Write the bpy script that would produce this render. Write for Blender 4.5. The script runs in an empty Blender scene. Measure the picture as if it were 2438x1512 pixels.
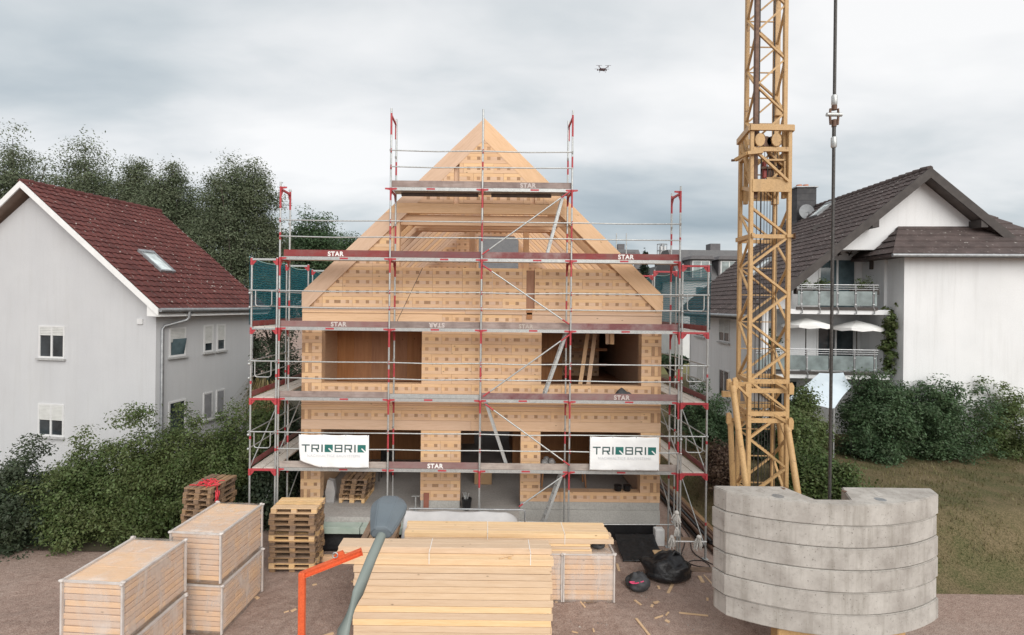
import bpy, math, random
import numpy as np
from mathutils import Vector as V, Matrix, noise as mnoise
R = math.radians
rnd = random.Random(7)
scene = bpy.context.scene
COL = scene.collection
# ------------------------------------------------------------------ camera
CAM_Z, FOC, PX, PY, ROLL = 7.15, 1260.0, 1165.0, 725.0, 0.011
cd = bpy.data.cameras.new('camera'); cam = bpy.data.objects.new('camera', cd); COL.objects.link(cam)
cam.location = (0, 0, CAM_Z); cam.rotation_euler = (R(90), -ROLL, 0)
cd.sensor_width = 36; cd.sensor_fit = 'HORIZONTAL'; cd.lens = FOC / 2438 * 36
cd.shift_x = (1219 - PX) / 2438; cd.shift_y = -(756 - PY) / 2438
cd.clip_start = .1; cd.clip_end = 3000
scene.camera = cam
# ------------------------------------------------------------------ sky, sun, exposure
SUN_EL, SUN_AZ = R(32), R(161)          # azimuth clockwise from +Y (the view direction)
w = bpy.data.worlds.new('World'); scene.world = w; w.use_nodes = True
nt = w.node_tree; N = nt.nodes; L = nt.links; N.clear()
def nd(t, **k):
    n = N.new(t)
    for a, b in k.items(): setattr(n, a, b)
    return n
def mth(op, a, b=None, c=None):
    n = nd('ShaderNodeMath', operation=op)
    for i, v in enumerate((a, b, c)):
        if v is None: continue
        if isinstance(v, (int, float)): n.inputs[i].default_value = v
        else: L.new(v, n.inputs[i])
    return n.outputs[0]
sky = nd('ShaderNodeTexSky', sky_type='NISHITA', sun_disc=False, sun_elevation=SUN_EL, sun_rotation=SUN_AZ)
bg1 = nd('ShaderNodeBackground'); bg1.inputs[1].default_value = .06; L.new(sky.outputs[0], bg1.inputs[0])
tc = nd('ShaderNodeTexCoord'); sep = nd('ShaderNodeSeparateXYZ'); L.new(tc.outputs['Generated'], sep.inputs[0])
zz = mth('MAXIMUM', sep.outputs[2], 0.0)
den = mth('ADD', zz, .22)
cmb = nd('ShaderNodeCombineXYZ')
L.new(mth('DIVIDE', sep.outputs[0], den), cmb.inputs[0]); L.new(mth('DIVIDE', sep.outputs[1], den), cmb.inputs[1])
def nz(scale, detail, rough, off, dist=0.0):
    mp = nd('ShaderNodeMapping'); L.new(cmb.outputs[0], mp.inputs[0]); mp.inputs['Location'].default_value = off
    mp.inputs['Scale'].default_value = (.62, 1, 1)
    n = nd('ShaderNodeTexNoise'); n.inputs['Scale'].default_value = scale; n.inputs['Detail'].default_value = detail
    n.inputs['Roughness'].default_value = rough; n.inputs['Distortion'].default_value = dist
    L.new(mp.outputs[0], n.inputs['Vector']); return n.outputs[0]
n1 = nz(.85, 6, .5, (8.8, .7, 0), .2)
n2 = nz(2.6, 6, .5, (4.7, 8.8, 0), .3)
nn = mth('ADD', mth('MULTIPLY', n1, .72), mth('MULTIPLY', n2, .28))
elev = nd('ShaderNodeMapRange', interpolation_type='SMOOTHSTEP'); L.new(zz, elev.inputs[0])
elev.inputs[1].default_value = .02; elev.inputs[2].default_value = .36; elev.inputs[3].default_value = -.10; elev.inputs[4].default_value = .10
val = mth('ADD', nn, elev.outputs[0])
cr = nd('ShaderNodeValToRGB'); L.new(val, cr.inputs[0])
e = cr.color_ramp.elements
e[0].position = .30; e[0].color = (.36, .43, .48, 1)
e[1].position = .66; e[1].color = (1.0, 1.0, 1.0, 1)
for p, c in ((.40, (.48, .545, .59)), (.48, (.63, .68, .71)), (.56, (.83, .85, .865))):
    x = e.new(p); x.color = (*c, 1)
bg2 = nd('ShaderNodeBackground'); L.new(cr.outputs[0], bg2.inputs[0]); bg2.inputs[1].default_value = .37
mx = nd('ShaderNodeMixShader'); mx.inputs[0].default_value = .95
L.new(bg1.outputs[0], mx.inputs[1]); L.new(bg2.outputs[0], mx.inputs[2])
wo = nd('ShaderNodeOutputWorld'); L.new(mx.outputs[0], wo.inputs[0])
sd = bpy.data.lights.new('sun', 'SUN'); sun = bpy.data.objects.new('sun', sd); COL.objects.link(sun)
sd.energy = 1.14; sd.angle = R(58); sd.color = (1, .965, .91)
sdir = V((math.sin(SUN_AZ) * math.cos(SUN_EL), math.cos(SUN_AZ) * math.cos(SUN_EL), math.sin(SUN_EL)))
sun.rotation_euler = sdir.to_track_quat('Z', 'Y').to_euler(); sun.location = sdir * 80
scene.view_settings.view_transform = 'Standard'; scene.view_settings.look = 'None'
scene.view_settings.gamma = 1; scene.view_settings.use_curve_mapping = False
scene.view_settings.exposure = 1.42
# ------------------------------------------------------------------ helpers
_c, _s = math.cos(ROLL), math.sin(ROLL)
def ray(px, py):
    dx, dy = px - PX, py - PY
    return V(((dx * _c + dy * _s) / FOC, 1.0, -(dy * _c - dx * _s) / FOC))
def at(px, py, d):
    r = ray(px, py); return V((r.x * d, d, CAM_Z + r.z * d))
def hit(px, py, p0, n):
    r = ray(px, py); o = V((0, 0, CAM_Z)); return o + r * ((p0 - o).dot(n) / r.dot(n))

class MB:
    """collects shapes and links them as ONE mesh object"""
    def __init__(s): s.v = []; s.f = []; s.m = []; s.sm = []
    def add(s, vs, fs, mi=0, smooth=False):
        o = len(s.v); s.v += [tuple(p) for p in vs]
        for f in fs: s.f.append(tuple(i + o for i in f)); s.m.append(mi); s.sm.append(smooth)
        return s
    def box(s, x0, y0, z0, x1, y1, z1, mi=0):
        vs = [(x0,y0,z0),(x1,y0,z0),(x1,y1,z0),(x0,y1,z0),(x0,y0,z1),(x1,y0,z1),(x1,y1,z1),(x0,y1,z1)]
        return s.add(vs, [(0,3,2,1),(4,5,6,7),(0,1,5,4),(1,2,6,5),(2,3,7,6),(3,0,4,7)], mi)
    def bbox(s, x0, y0, z0, x1, y1, z1, b=.01, mi=0):
        """box with bevelled (chamfered) edges"""
        import bmesh
        bm = bmesh.new(); bmesh.ops.create_cube(bm, size=1)
        for q in bm.verts: q.co = ((x0+x1)/2+q.co.x*(x1-x0), (y0+y1)/2+q.co.y*(y1-y0), (z0+z1)/2+q.co.z*(z1-z0))
        bmesh.ops.bevel(bm, geom=bm.edges[:], offset=b, segments=1, affect='EDGES')
        s.addbm(bm, mi); return s
    def addbm(s, bm, mi=0, smooth=False):
        bm.verts.index_update()
        s.add([q.co[:] for q in bm.verts], [tuple(q.index for q in f.verts) for f in bm.faces], mi, smooth); bm.free(); return s
    def bar(s, p, q, wd, h, mi=0, up=(0,0,1)):
        p, q = V(p), V(q); d = (q - p).normalized(); u = V(up)
        if abs(d.dot(u)) > .98: u = V((0, 1, 0))
        x = d.cross(u).normalized(); u = x.cross(d)
        vs = [b + x * (a * wd / 2) + u * (c * h / 2) for b in (p, q) for a, c in ((-1,-1),(1,-1),(1,1),(-1,1))]
        return s.add(vs, [(0,1,2,3),(7,6,5,4),(0,4,5,1),(1,5,6,2),(2,6,7,3),(3,7,4,0)], mi)
    def tube(s, pts, r, n=8, mi=0, cap=True, smooth=True):
        pts = [V(p) for p in pts]; k = len(pts); rs = r if isinstance(r, (list, tuple)) else [r] * k
        rings = []; up = V((.13, .21, .97))
        for i, p in enumerate(pts):
            d = (pts[min(i+1, k-1)] - pts[max(i-1, 0)]).normalized()
            if abs(d.dot(up)) > .97: up = V((.96, .2, .1))
            x = d.cross(up).normalized(); y = d.cross(x)
            rings.append([p + (x * math.cos(2*math.pi*j/n) + y * math.sin(2*math.pi*j/n)) * rs[i] for j in range(n)])
        vs = [q for g in rings for q in g]; fs = []
        for i in range(k-1):
            for j in range(n): fs.append((i*n+j, (i+1)*n+j, (i+1)*n+(j+1) % n, i*n+(j+1) % n))
        s.add(vs, fs, mi, smooth)
        if cap: s.add(rings[0], [tuple(range(n))], mi); s.add(rings[-1], [tuple(range(n))[::-1]], mi)
        return s
    def prism(s, poly, ax, a0, a1, mi=0):
        """polygon (list of 2-D points) extruded along axis ax ('x','y','z') from a0 to a1"""
        f = {'x': lambda p, a: (a, p[0], p[1]), 'y': lambda p, a: (p[0], a, p[1]), 'z': lambda p, a: (p[0], p[1], a)}[ax]
        n = len(poly); ar = sum(poly[i][0]*poly[(i+1) % n][1]-poly[(i+1) % n][0]*poly[i][1] for i in range(n))
        if ar < 0: poly = poly[::-1]
        if ax == 'y': poly = poly[::-1]
        vs = [f(p, a0) for p in poly] + [f(p, a1) for p in poly]
        fs = [tuple(range(n))[::-1], tuple(range(n, 2*n))] + [(i, (i+1) % n, n+(i+1) % n, n+i) for i in range(n)]
        return s.add(vs, fs, mi)
    def sphere(s, c, r, mi=0, seg=12, rings=8):
        import bmesh
        bm = bmesh.new(); bmesh.ops.create_uvsphere(bm, u_segments=seg, v_segments=rings, radius=1)
        rr = r if isinstance(r, (list, tuple)) else (r, r, r)
        for q in bm.verts: q.co = (c[0]+q.co.x*rr[0], c[1]+q.co.y*rr[1], c[2]+q.co.z*rr[2])
        return s.addbm(bm, mi, True)
    def mesh(s, name, mats):
        me = bpy.data.meshes.new(name); me.from_pydata(s.v, [], s.f)
        for m in (mats if isinstance(mats, (list, tuple)) else [mats]): me.materials.append(m)
        me.polygons.foreach_set('material_index', s.m); me.polygons.foreach_set('use_smooth', s.sm); me.update()
        return me
    def build(s, name, mats, parent=None, label=None, kind=None, loc=None):
        if parent is not None and loc is None:          # geometry given in the thing's space: shift to parent's origin handled by caller
            loc = (0, 0, 0)
        return put(s.mesh(name, mats), name, parent, label, kind, loc or (0, 0, 0))
def put(me, name, parent=None, label=None, kind=None, loc=(0, 0, 0), rot=None):
    o = bpy.data.objects.new(name, me); COL.objects.link(o); o.location = loc
    if rot is not None: o.rotation_euler = rot
    if parent is not None: o.parent = parent
    if label: o['label'] = label
    if kind: o['kind'] = kind
    return o
def tag(o, label, cat, group=None):
    o['label'] = label; o['category'] = cat
    if group: o['group'] = group
    return o
def thing(name, label, cat, loc=(0, 0, 0), rz=0, group=None):
    o = bpy.data.objects.new(name, None); COL.objects.link(o); o.location = loc; o.rotation_euler = (0, 0, rz)
    o.empty_display_size = .2
    return tag(o, label, cat, group)
class W(MB):
    """MB in world coordinates: build() subtracts the parent's location"""
    def build(s, name, mats, parent=None, label=None, kind=None):
        if parent is not None:
            q = V((0, 0, 0)); p = parent
            while p is not None: q += p.location; p = p.parent
            s.v = [(a-q.x, b-q.y, c-q.z) for a, b, c in s.v]
        return put(s.mesh(name, mats), name, parent, label, kind)
def kids(o): return [c for c in bpy.data.objects if c.parent is o]
def copy_tree(o, ch=None, parent=None):
    c = o.copy(); COL.objects.link(c)
    if parent is not None: c.parent = parent
    for k in (ch[o.name] if ch else kids(o)): copy_tree(k, ch, c)
    return c
# ------------------------------------------------------------------ materials
MATS = {}
def base(name, rough=.6, metal=0.0, spec=.5):
    m = bpy.data.materials.new(name); m.use_nodes = True; t = m.node_tree
    b = t.nodes['Principled BSDF']; b.inputs['Roughness'].default_value = rough; b.inputs['Metallic'].default_value = metal
    b.inputs['Specular IOR Level'].default_value = spec
    MATS[name] = m; return m, t, b
def coords(t, per_object=True, scale=(1, 1, 1), kind='Object'):
    c = t.nodes.new('ShaderNodeTexCoord'); mp = t.nodes.new('ShaderNodeMapping'); mp.inputs['Scale'].default_value = scale
    t.links.new(c.outputs[kind], mp.inputs['Vector'])
    if per_object:
        oi = t.nodes.new('ShaderNodeObjectInfo'); k = t.nodes.new('ShaderNodeMath'); k.operation = 'MULTIPLY'; k.inputs[1].default_value = 57.3
        t.links.new(oi.outputs['Random'], k.inputs[0]); t.links.new(k.outputs[0], mp.inputs['Location'])
    return mp.outputs[0]
def noise_n(t, vec, scale, detail=4, rough=.55, dist=0):
    n = t.nodes.new('ShaderNodeTexNoise'); n.inputs['Scale'].default_value = scale; n.inputs['Detail'].default_value = detail
    n.inputs['Roughness'].default_value = rough; n.inputs['Distortion'].default_value = dist
    t.links.new(vec, n.inputs['Vector']); return n.outputs[0]
def ramp(t, fac, stops):
    r = t.nodes.new('ShaderNodeValToRGB'); t.links.new(fac, r.inputs[0]); e = r.color_ramp.elements
    e[0].position, e[0].color = stops[0][0], (*stops[0][1], 1); e[1].position, e[1].color = stops[-1][0], (*stops[-1][1], 1)
    for p, c in stops[1:-1]: q = e.new(p); q.color = (*c, 1)
    return r.outputs[0]
def mixc(t, fac, a, b, mode='MIX'):
    m = t.nodes.new('ShaderNodeMix'); m.data_type = 'RGBA'; m.blend_type = mode
    for sock, v in ((m.inputs[0], fac), (m.inputs[6], a), (m.inputs[7], b)):
        if isinstance(v, (int, float)): sock.default_value = v
        elif isinstance(v, tuple): sock.default_value = (*v, 1)
        else: t.links.new(v, sock)
    return m.outputs[2]
def bump(t, b, fac, dist=.01, strength=.4):
    n = t.nodes.new('ShaderNodeBump'); n.inputs['Distance'].default_value = dist; n.inputs['Strength'].default_value = strength
    t.links.new(fac, n.inputs['Height']); t.links.new(n.outputs[0], b.inputs['Normal'])
def objrand(t, lo, hi, island=False):
    if island:
        g = t.nodes.new('ShaderNodeNewGeometry'); src = g.outputs['Random Per Island']
    else:
        g = t.nodes.new('ShaderNodeObjectInfo'); src = g.outputs['Random']
    r = t.nodes.new('ShaderNodeMapRange'); r.inputs[3].default_value = lo; r.inputs[4].default_value = hi
    t.links.new(src, r.inputs[0]); return r.outputs[0]
def hsv(t, col, hue=None, sat=None, val=None):
    h = t.nodes.new('ShaderNodeHueSaturation'); t.links.new(col, h.inputs['Color'])
    for k, v in (('Hue', hue), ('Saturation', sat), ('Value', val)):
        if v is None: continue
        if isinstance(v, (int, float)): h.inputs[k].default_value = v
        else: t.links.new(v, h.inputs[k])
    return h.outputs[0]
def setc(t, b, col): t.links.new(col, b.inputs['Base Color'])
def noisy(name, c1, c2, scale=3, rough=.7, metal=0, bumpd=0, detail=5, spec=.4, fine=None, per_object=True, vary=None, island=False):
    m, t, b = base(name, rough, metal, spec); v = coords(t, per_object)
    n = noise_n(t, v, scale, detail); c = ramp(t, n, [(.32, c1), (.68, c2)])
    if fine:
        n2 = noise_n(t, v, fine, 3); c = mixc(t, .5, c, ramp(t, n2, [(.35, tuple(x*.84 for x in c1)), (.6, c2)]))
    if vary: c = hsv(t, c, val=objrand(t, 1-vary, 1+vary, island))
    setc(t, b, c)
    if bumpd: bump(t, b, noise_n(t, v, (fine or scale*6), 4), bumpd, .6)
    return m
def wood(name, light, dark, axis='x', grain=9, rough=.62, knots=True, vary=.12, island=False, soil=None):
    m, t, b = base(name, rough, 0, .3)
    sc = {'x': (.09, 1, 1), 'y': (1, .09, 1), 'z': (1, 1, .09)}[axis]
    v = coords(t, True, sc)
    n = noise_n(t, v, grain*3.2, 5, .6, .35); n2 = noise_n(t, v, grain*.6, 3)
    mid = tuple((a+c)/2 for a, c in zip(light, dark))
    c = ramp(t, n, [(.28, dark), (.45, mid), (.62, light)])
    c = mixc(t, .35, c, ramp(t, n2, [(.35, mid), (.65, tuple(min(1, x*1.06) for x in light))]))
    if knots:
        ks = {'x': (.8, 1.6, 1.6), 'y': (1.6, .8, 1.6), 'z': (1.6, 1.6, .8)}[axis]
        vo = t.nodes.new('ShaderNodeTexVoronoi'); vo.inputs['Scale'].default_value = 2.6
        t.links.new(coords(t, True, ks), vo.inputs['Vector'])
        kf = t.nodes.new('ShaderNodeMapRange'); t.links.new(vo.outputs['Distance'], kf.inputs[0])
        kf.inputs[1].default_value = .035; kf.inputs[2].default_value = .085; kf.inputs[3].default_value = .75; kf.inputs[4].default_value = 0
        c = mixc(t, kf.outputs[0], c, tuple(x*.38 for x in dark))
    if soil:
        sn = noise_n(t, coords(t, True), 2.2, 6, .65); c = mixc(t, ramp(t, sn, [(.42, (0, 0, 0)), (.7, (.75, .75, .75))]), c, soil)
    if vary:
        c = hsv(t, c, hue=objrand(t, .495, .504, island), val=objrand(t, 1-vary, 1+vary, island), sat=objrand(t, .85, 1.12, island))
    setc(t, b, c); bump(t, b, n, .004, .35)
    return m
PINE_L, PINE_D = (.70, .475, .31), (.585, .375, .22)
M_pine = wood('pine_face', PINE_L, PINE_D, 'x')
M_pine_y = wood('pine_face_depth', PINE_L, PINE_D, 'y')
M_pine_z = wood('pine_face_upright', PINE_L, PINE_D, 'z')
M_end = noisy('pine_end_grain', (.33, .19, .11), (.46, .285, .165), 9, .75, fine=60, vary=.2, island=True)
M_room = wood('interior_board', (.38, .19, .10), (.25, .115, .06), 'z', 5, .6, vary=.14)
M_lumber = wood('fresh_lumber', (.74, .55, .36), (.62, .425, .245), 'x', 8, .6, vary=.15)
M_lumber_y = wood('fresh_lumber_depth', (.74, .53, .31), (.58, .36, .18), 'y', 8, .6, vary=.10)
M_old = wood('weathered_pallet_wood', (.36, .235, .145), (.19, .115, .068), 'x', 8, .8, vary=.24, soil=(.10, .07, .05))
M_newpal = wood('new_pallet_wood', (.70, .49, .28), (.50, .31, .16), 'x', 8, .7, vary=.1)
M_galv = noisy('galvanised_steel', (.36, .38, .38), (.58, .59, .58), 14, .42, .55, fine=55)
M_alu = noisy('bare_aluminium', (.36, .37, .37), (.50, .51, .50), 10, .42, .4, fine=40)
M_red = noisy('red_paint_on_steel', (.36, .03, .04), (.48, .075, .085), 12, .5, 0, fine=60)
M_toe_red = wood('red_stained_board', (.24, .055, .055), (.155, .03, .034), 'x', 9, .6, False, .15, soil=(.20, .12, .11))
M_toe_grey = wood('grey_weathered_board', (.33, .27, .25), (.20, .155, .145), 'x', 9, .75, False, .16, soil=(.14, .10, .09))
M_deck = noisy('worn_deck_board', (.42, .38, .34), (.60, .56, .50), 4, .8, 0, fine=30)
M_white = noisy('white_print', (.72, .70, .68), (.84, .83, .82), 30, .7)
M_faded = noisy('faded_print', (.42, .36, .34), (.60, .55, .53), 40, .8)
M_conc = None
# ================================================================== ground
def ground_mat():
    m, t, b = base('bare_earth_and_gravel', .95, 0, .2); v = coords(t, False)
    n = noise_n(t, v, .35, 6, .6); n2 = noise_n(t, v, 6, 6, .65); n3 = noise_n(t, v, 45, 3)
    c = ramp(t, n, [(.35, (.26, .16, .125)), (.5, (.33, .215, .17)), (.66, (.38, .29, .245))])
    c = mixc(t, .45, c, ramp(t, n2, [(.35, (.2, .125, .1)), (.65, (.42, .32, .27))]))
    c = mixc(t, .35, c, ramp(t, n3, [(.4, (.08, .06, .05)), (.62, (.5, .42, .37))]))
    setc(t, b, c); bump(t, b, n2, .05, .8); return m
M_ground = ground_mat()
def grid_sheet(x0, x1, y0, y1, nx, ny, zf):
    m = MB(); vs = []; fs = []
    for j in range(ny+1):
        for i in range(nx+1):
            x = x0+(x1-x0)*i/nx; y = y0+(y1-y0)*j/ny; vs.append((x, y, zf(x, y)))
    for j in range(ny):
        for i in range(nx): a = j*(nx+1)+i; fs.append((a, a+1, a+nx+2, a+nx+1))
    m.add(vs, fs, 0, True); return m
grid_sheet(-900, 900, -300, 1600, 60, 60, lambda x, y: 0).build('ground', M_ground, kind='structure')
def lawn_mat():
    m, t, b = base('dry_lawn', .95, 0, .15); v = coords(t, False)
    n = noise_n(t, v, .9, 6, .65); n2 = noise_n(t, v, 26, 4)
    c = ramp(t, n, [(.36, (.062, .075, .026)), (.5, (.13, .105, .055)), (.64, (.20, .15, .09))])
    c = mixc(t, .5, c, ramp(t, n2, [(.35, (.05, .05, .022)), (.65, (.23, .18, .105))]))
    setc(t, b, c); bump(t, b, n2, .05, .9); return m
M_lawn = lawn_mat()
def sstep(a, b, x): t = max(0, min(1, (x-a)/(b-a))); return t*t*(3-2*t)
def LZ(x, y):                                       # the neighbour's garden lies about 1.5 m above the site
    return .004+1.5*sstep(7.1, 9.2, x+.0*y)*sstep(13.4, 15.2, y)*(1+.03*mnoise.noise((x*.5, y*.5, 0)))
grid_sheet(6.9, 46, 13.3, 44, 110, 70, LZ).build('lawn', M_lawn, kind='structure')
grid_sheet(-46, -7.2, 15, 48, 30, 30, lambda x, y: .006+.05*max(0, min(1, (-7.6-x)/2))*(1+mnoise.noise((x*.4, y*.4, 3)))).build('garden_soil', noisy('dark_garden_soil', (.035, .035, .018), (.08, .065, .04), 2, .95, fine=20, per_object=False), kind='structure')  # dark earth colour, mottled at random over the whole bed

# churned yard in front: ruts, tracks and lumps
def YZ(x, y):
    e = sstep(-13, -10, x)*(1-sstep(5.6, 6.8, x))*sstep(2, 5, y)*(1-sstep(13.6, 14.8, y)); z = .03+.05*mnoise.noise((x*.9, y*.9, 1))+.025*mnoise.noise((x*3.1, y*3.1, 5))
    for c0, sl_ in ((-4.2, .10), (-2.7, .10), (2.9, -.16), (4.3, -.16)):
        dd = abs(x-(c0+sl_*(y-10))); z += -.055*math.exp(-(dd/.16)**2)+.035*math.exp(-((dd-.28)/.10)**2)+.012*math.exp(-(dd/.16)**2)*math.sin(y*24)
    return max(-.0, .004+e*max(0, z))
grid_sheet(-13, 6.8, 2, 14.8, 260, 220, YZ).build('yard', M_ground, kind='structure')

# ================================================================== timber house
CELL = .303; X0 = -5.67; XC = -.21; HY = 16.05; APEX = 12.78; SL = .972; RV = .65
HOUSE = thing('timber_house', 'unfinished timber house of stacked wooden blocks with a steep open gable', 'house', (XC, HY, 0))
_bm = {}
def brick_mesh(wd, dot0, kind):
    """one stacked timber block: core, two planks, end-grain dots between fillers. wd width, dot0 x of first dot centre"""
    key = (round(wd, 2), round(dot0, 2), kind)
    if key in _bm: return _bm[key]
    m = MB(); g = .0025; r = random.Random(hash(key) & 0xffff)
    m.box(g, .012, g, wd-g, .33, CELL-g)
    if kind == 'corner':
        for i, (a, b) in enumerate(((0, .1), (.1, .2), (.2, .303))):
            m.box(a+g, .002*(i % 2), .012, min(b, wd)-g, .02, CELL-.012, 1 if i != 1 else 0)
    else:
        m.box(g, r.uniform(0, .004), g, wd-g, .02, .1); m.box(g, r.uniform(0, .004), .2, wd-g, .02, CELL-g)
        xs = [g]; x = dot0
        dots = []
        while x+.05 < wd:
            if x-.05 > 0: dots.append(x)
            x += CELL
        wide = kind == 'wide' and len(dots) > 1
        for i, x in enumerate(dots):
            hw = .095 if (wide and i == 1) else .05
            m.box(x-hw, .007, .1025, x+hw, .02, .1975, 1); xs += [x-hw-.001, x+hw+.001]
        xs.append(wd-g)
        for a, b in zip(xs[::2], xs[1::2]):
            if b-a > .015: m.box(a, r.uniform(0, .003), .1015, b, .02, .1985)
    _bm[key] = m.mesh('brick', [M_brick, M_end]); return _bm[key]
M_brick = wood('timber_block', PINE_L, PINE_D, 'x', 8, .65, True, .07, island=True)
def hsv_pair():                                   # blocks differ one from another as well as board from board
    t = M_brick.node_tree; b = t.nodes['Principled BSDF']; src = b.inputs['Base Color'].links[0].from_socket
    t.links.new(hsv(t, src, hue=objrand(t, .496, .503), val=objrand(t, .92, 1.06)), b.inputs['Base Color'])
hsv_pair()
rb = random.Random(3)
def course(xa, xb, z, y=HY, k=0, corner_l=False, corner_r=False, sink=None):
    """one course of blocks from xa to xb with its foot at z; dots sit on the house-wide 0.303 m grid"""
    x = xa; first = True
    segs = []
    if corner_l: segs.append((xa, xa+CELL, 'corner')); x = xa+CELL
    xe = xb-CELL if corner_r else xb
    i0 = math.floor((x-X0)/CELL+1e-3)
    step = 3
    nxt = X0+(i0+1+((k*2) % step))*CELL
    while x < xe-.02:
        b = min(nxt, xe)
        if xe-b < .12: b = xe
        segs.append((x, b, 'wide' if rb.random() < .07 else 'plain')); x = b; nxt = b+step*CELL
    if corner_r: segs.append((xe, xb, 'corner'))
    for a, b, kd in segs:
        d0 = X0+(math.floor((a-X0)/CELL+1e-3)+.5)*CELL-a
        if d0 < -.001: d0 += CELL
        me = brick_mesh(b-a, d0, kd)
        if sink is not None:
            sink.add([(vx+a, vy+y, vz+z) for vx, vy, vz in (q.co for q in me.vertices)], [tuple(p.vertices) for p in me.polygons])
            n = len(me.polygons); sink.m[-n:] = [p.material_index for p in me.polygons]
        else:
            put(me, 'brick', HOUSE, loc=(a-XC, y+rb.uniform(-.003, .003)-HY, z))
def cx(i): return X0+i*CELL
GR = [(0, 2), (12, 16), (22, 24), (34, 36)]
for i in range(7):
    z = 1.188+CELL*i
    sp = [(0, 2), (12, 16), (22, 36)] if i == 0 else GR
    for a, b in sp: course(cx(a), cx(b), z, k=i, corner_l=(a == 0 and i % 2 == 0), corner_r=(b == 36 and i % 2 == 1))
def beam(x0, x1, z0, z1, y0=-.004, y1=.3, mat=None, nm='beam', b=.006):
    W().bbox(x0, HY+y0, z0, x1, HY+y1, z1, b).build(nm, mat or M_pine, HOUSE)
beam(cx(0), cx(17), 3.312, 3.607); beam(cx(17)+.003, cx(36), 3.312, 3.607)
course(cx(0), cx(36), 3.61, k=1, corner_l=True, corner_r=True)
zz_ = 3.915
for k, (h, yo) in enumerate(((.085, .004), (.055, -.028), (.075, .012), (.05, -.028), (.075, .0), (.16, -.006))):
    nx = [0, 11.5+k*2.3, 36]
    for a, b in zip(nx[:-1], nx[1:]): beam(cx(a)+.002, cx(b)-.002, zz_+.002, zz_+h-.003, yo, .3, None, 'floor_board', .004)
    zz_ += h
for i in range(7):
    z = 4.417+CELL*i
    sp = [(0, 36)] if i == 0 else [(0, 2), (12, 24), (34, 36)]
    for a, b in sp: course(cx(a), cx(b), z, k=i, corner_l=(a == 0 and i % 2 == 0), corner_r=(b == 36 and i % 2 == 0))
beam(cx(0), cx(14), 6.542, 6.848); course(cx(14), cx(22), 6.543, k=0); beam(cx(22), cx(36), 6.542, 6.848)
for z0, z1, yo in ((6.852, 6.915, -.03), (6.918, 6.962, .0), (6.965, 7.036, -.024)):
    beam(cx(0), cx(16.3), z0, z1, yo, .3, None, 'floor_board', .004); beam(cx(16.3)+.004, cx(36), z0, z1, yo, .3, None, 'floor_board', .004)
def hw(z): return min(5.46, ((APEX-RV-z)+(APEX-z-CELL))/2/SL)
for i in range(4):
    z = 7.04+CELL*i; h = hw(z)
    course(XC-h, 1.12, z, k=i, corner_l=(i == 0)); course(1.37, XC+h, z, k=i, corner_r=(i == 0))
for i in range(4, 8):
    z = 7.04+CELL*i; h = hw(z)
    if XC-h < -2.95: course(XC-h, -2.925, z, k=i)
for i in range(7):
    z = 10.205+CELL*i; h = hw(z)
    cuts = [c for c in (-1.11, -.95, 1.22, 1.35)]
    for a, b in ((XC-h, min(XC+h, -1.11)), (max(-.95, XC-h), min(1.22, XC+h)), (1.35, XC+h)):
        if b-a > .1: course(a, b, z, y=HY-.05, k=i)
# recess boards in the slots
for x0, x1, z0, z1 in ((1.12, 1.37, 7.04, 8.2), (-1.11, -.95, 10.19, 11.55), (1.22, 1.35, 10.19, 11.0)):
    W().bbox(x0, HY+.07, z0, x1, HY+.2, z1, .004).build('slot_board', M_room if x0 == 1.12 else M_pine_z, HOUSE)
W().bbox(1.13, HY+.0, 6.72, 1.3, HY-.03, 7.0, .004).build('slot_board', M_room, HOUSE)
# gable rafters: one board on each slope, mitred at the ridge
for s in (-1, 1):
    e = 5.46
    poly = [(XC, APEX), (XC+s*e, APEX-SL*e), (XC+s*e, APEX-SL*e-.12), (XC+s*(e-.02), APEX-RV-SL*e+.3), (XC, APEX-RV)]
    poly = [(XC+s*.001, APEX), (XC+s*e, APEX-SL*e), (XC+s*e, APEX-SL*e-.45), (XC+s*(e-.2), APEX-RV-SL*(e-.2)), (XC+s*.001, APEX-RV)]
    m = W(); m.prism(poly, 'y', HY-.056, HY+.3)
    # grain follows the slope: give the board its own rotated space
    ang = -s*math.atan(SL); mm = Matrix.Rotation(ang if s > 0 else ang, 4, 'Y')
    o = V((XC, HY, APEX)); inv = Matrix.Rotation(math.atan(SL)*s, 4, 'Y').inverted()
    loc = [inv @ (V(p)-o) for p in m.v]; m.v = [tuple(p) for p in loc]
    ob = put(m.mesh('verge_rafter', M_pine), 'verge_rafter', HOUSE, loc=(0, 0, APEX), rot=(0, math.atan(SL)*s, 0))
# tie beams over the gable opening, left post
m = W(); m.prism([(XC-2.97, 9.89), (XC+2.97, 9.89), (XC+2.66, 10.19), (XC-2.66, 10.19)], 'y', HY-.062, HY+.1); m.build('tie_beam', M_pine, HOUSE)
beam(-2.74, 2.5, 9.56, 9.875, .16, .3, None, 'tie_beam'); beam(-2.92, -2.745, 8.255, 9.885, .004, .3, M_pine_z, 'post')
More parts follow.
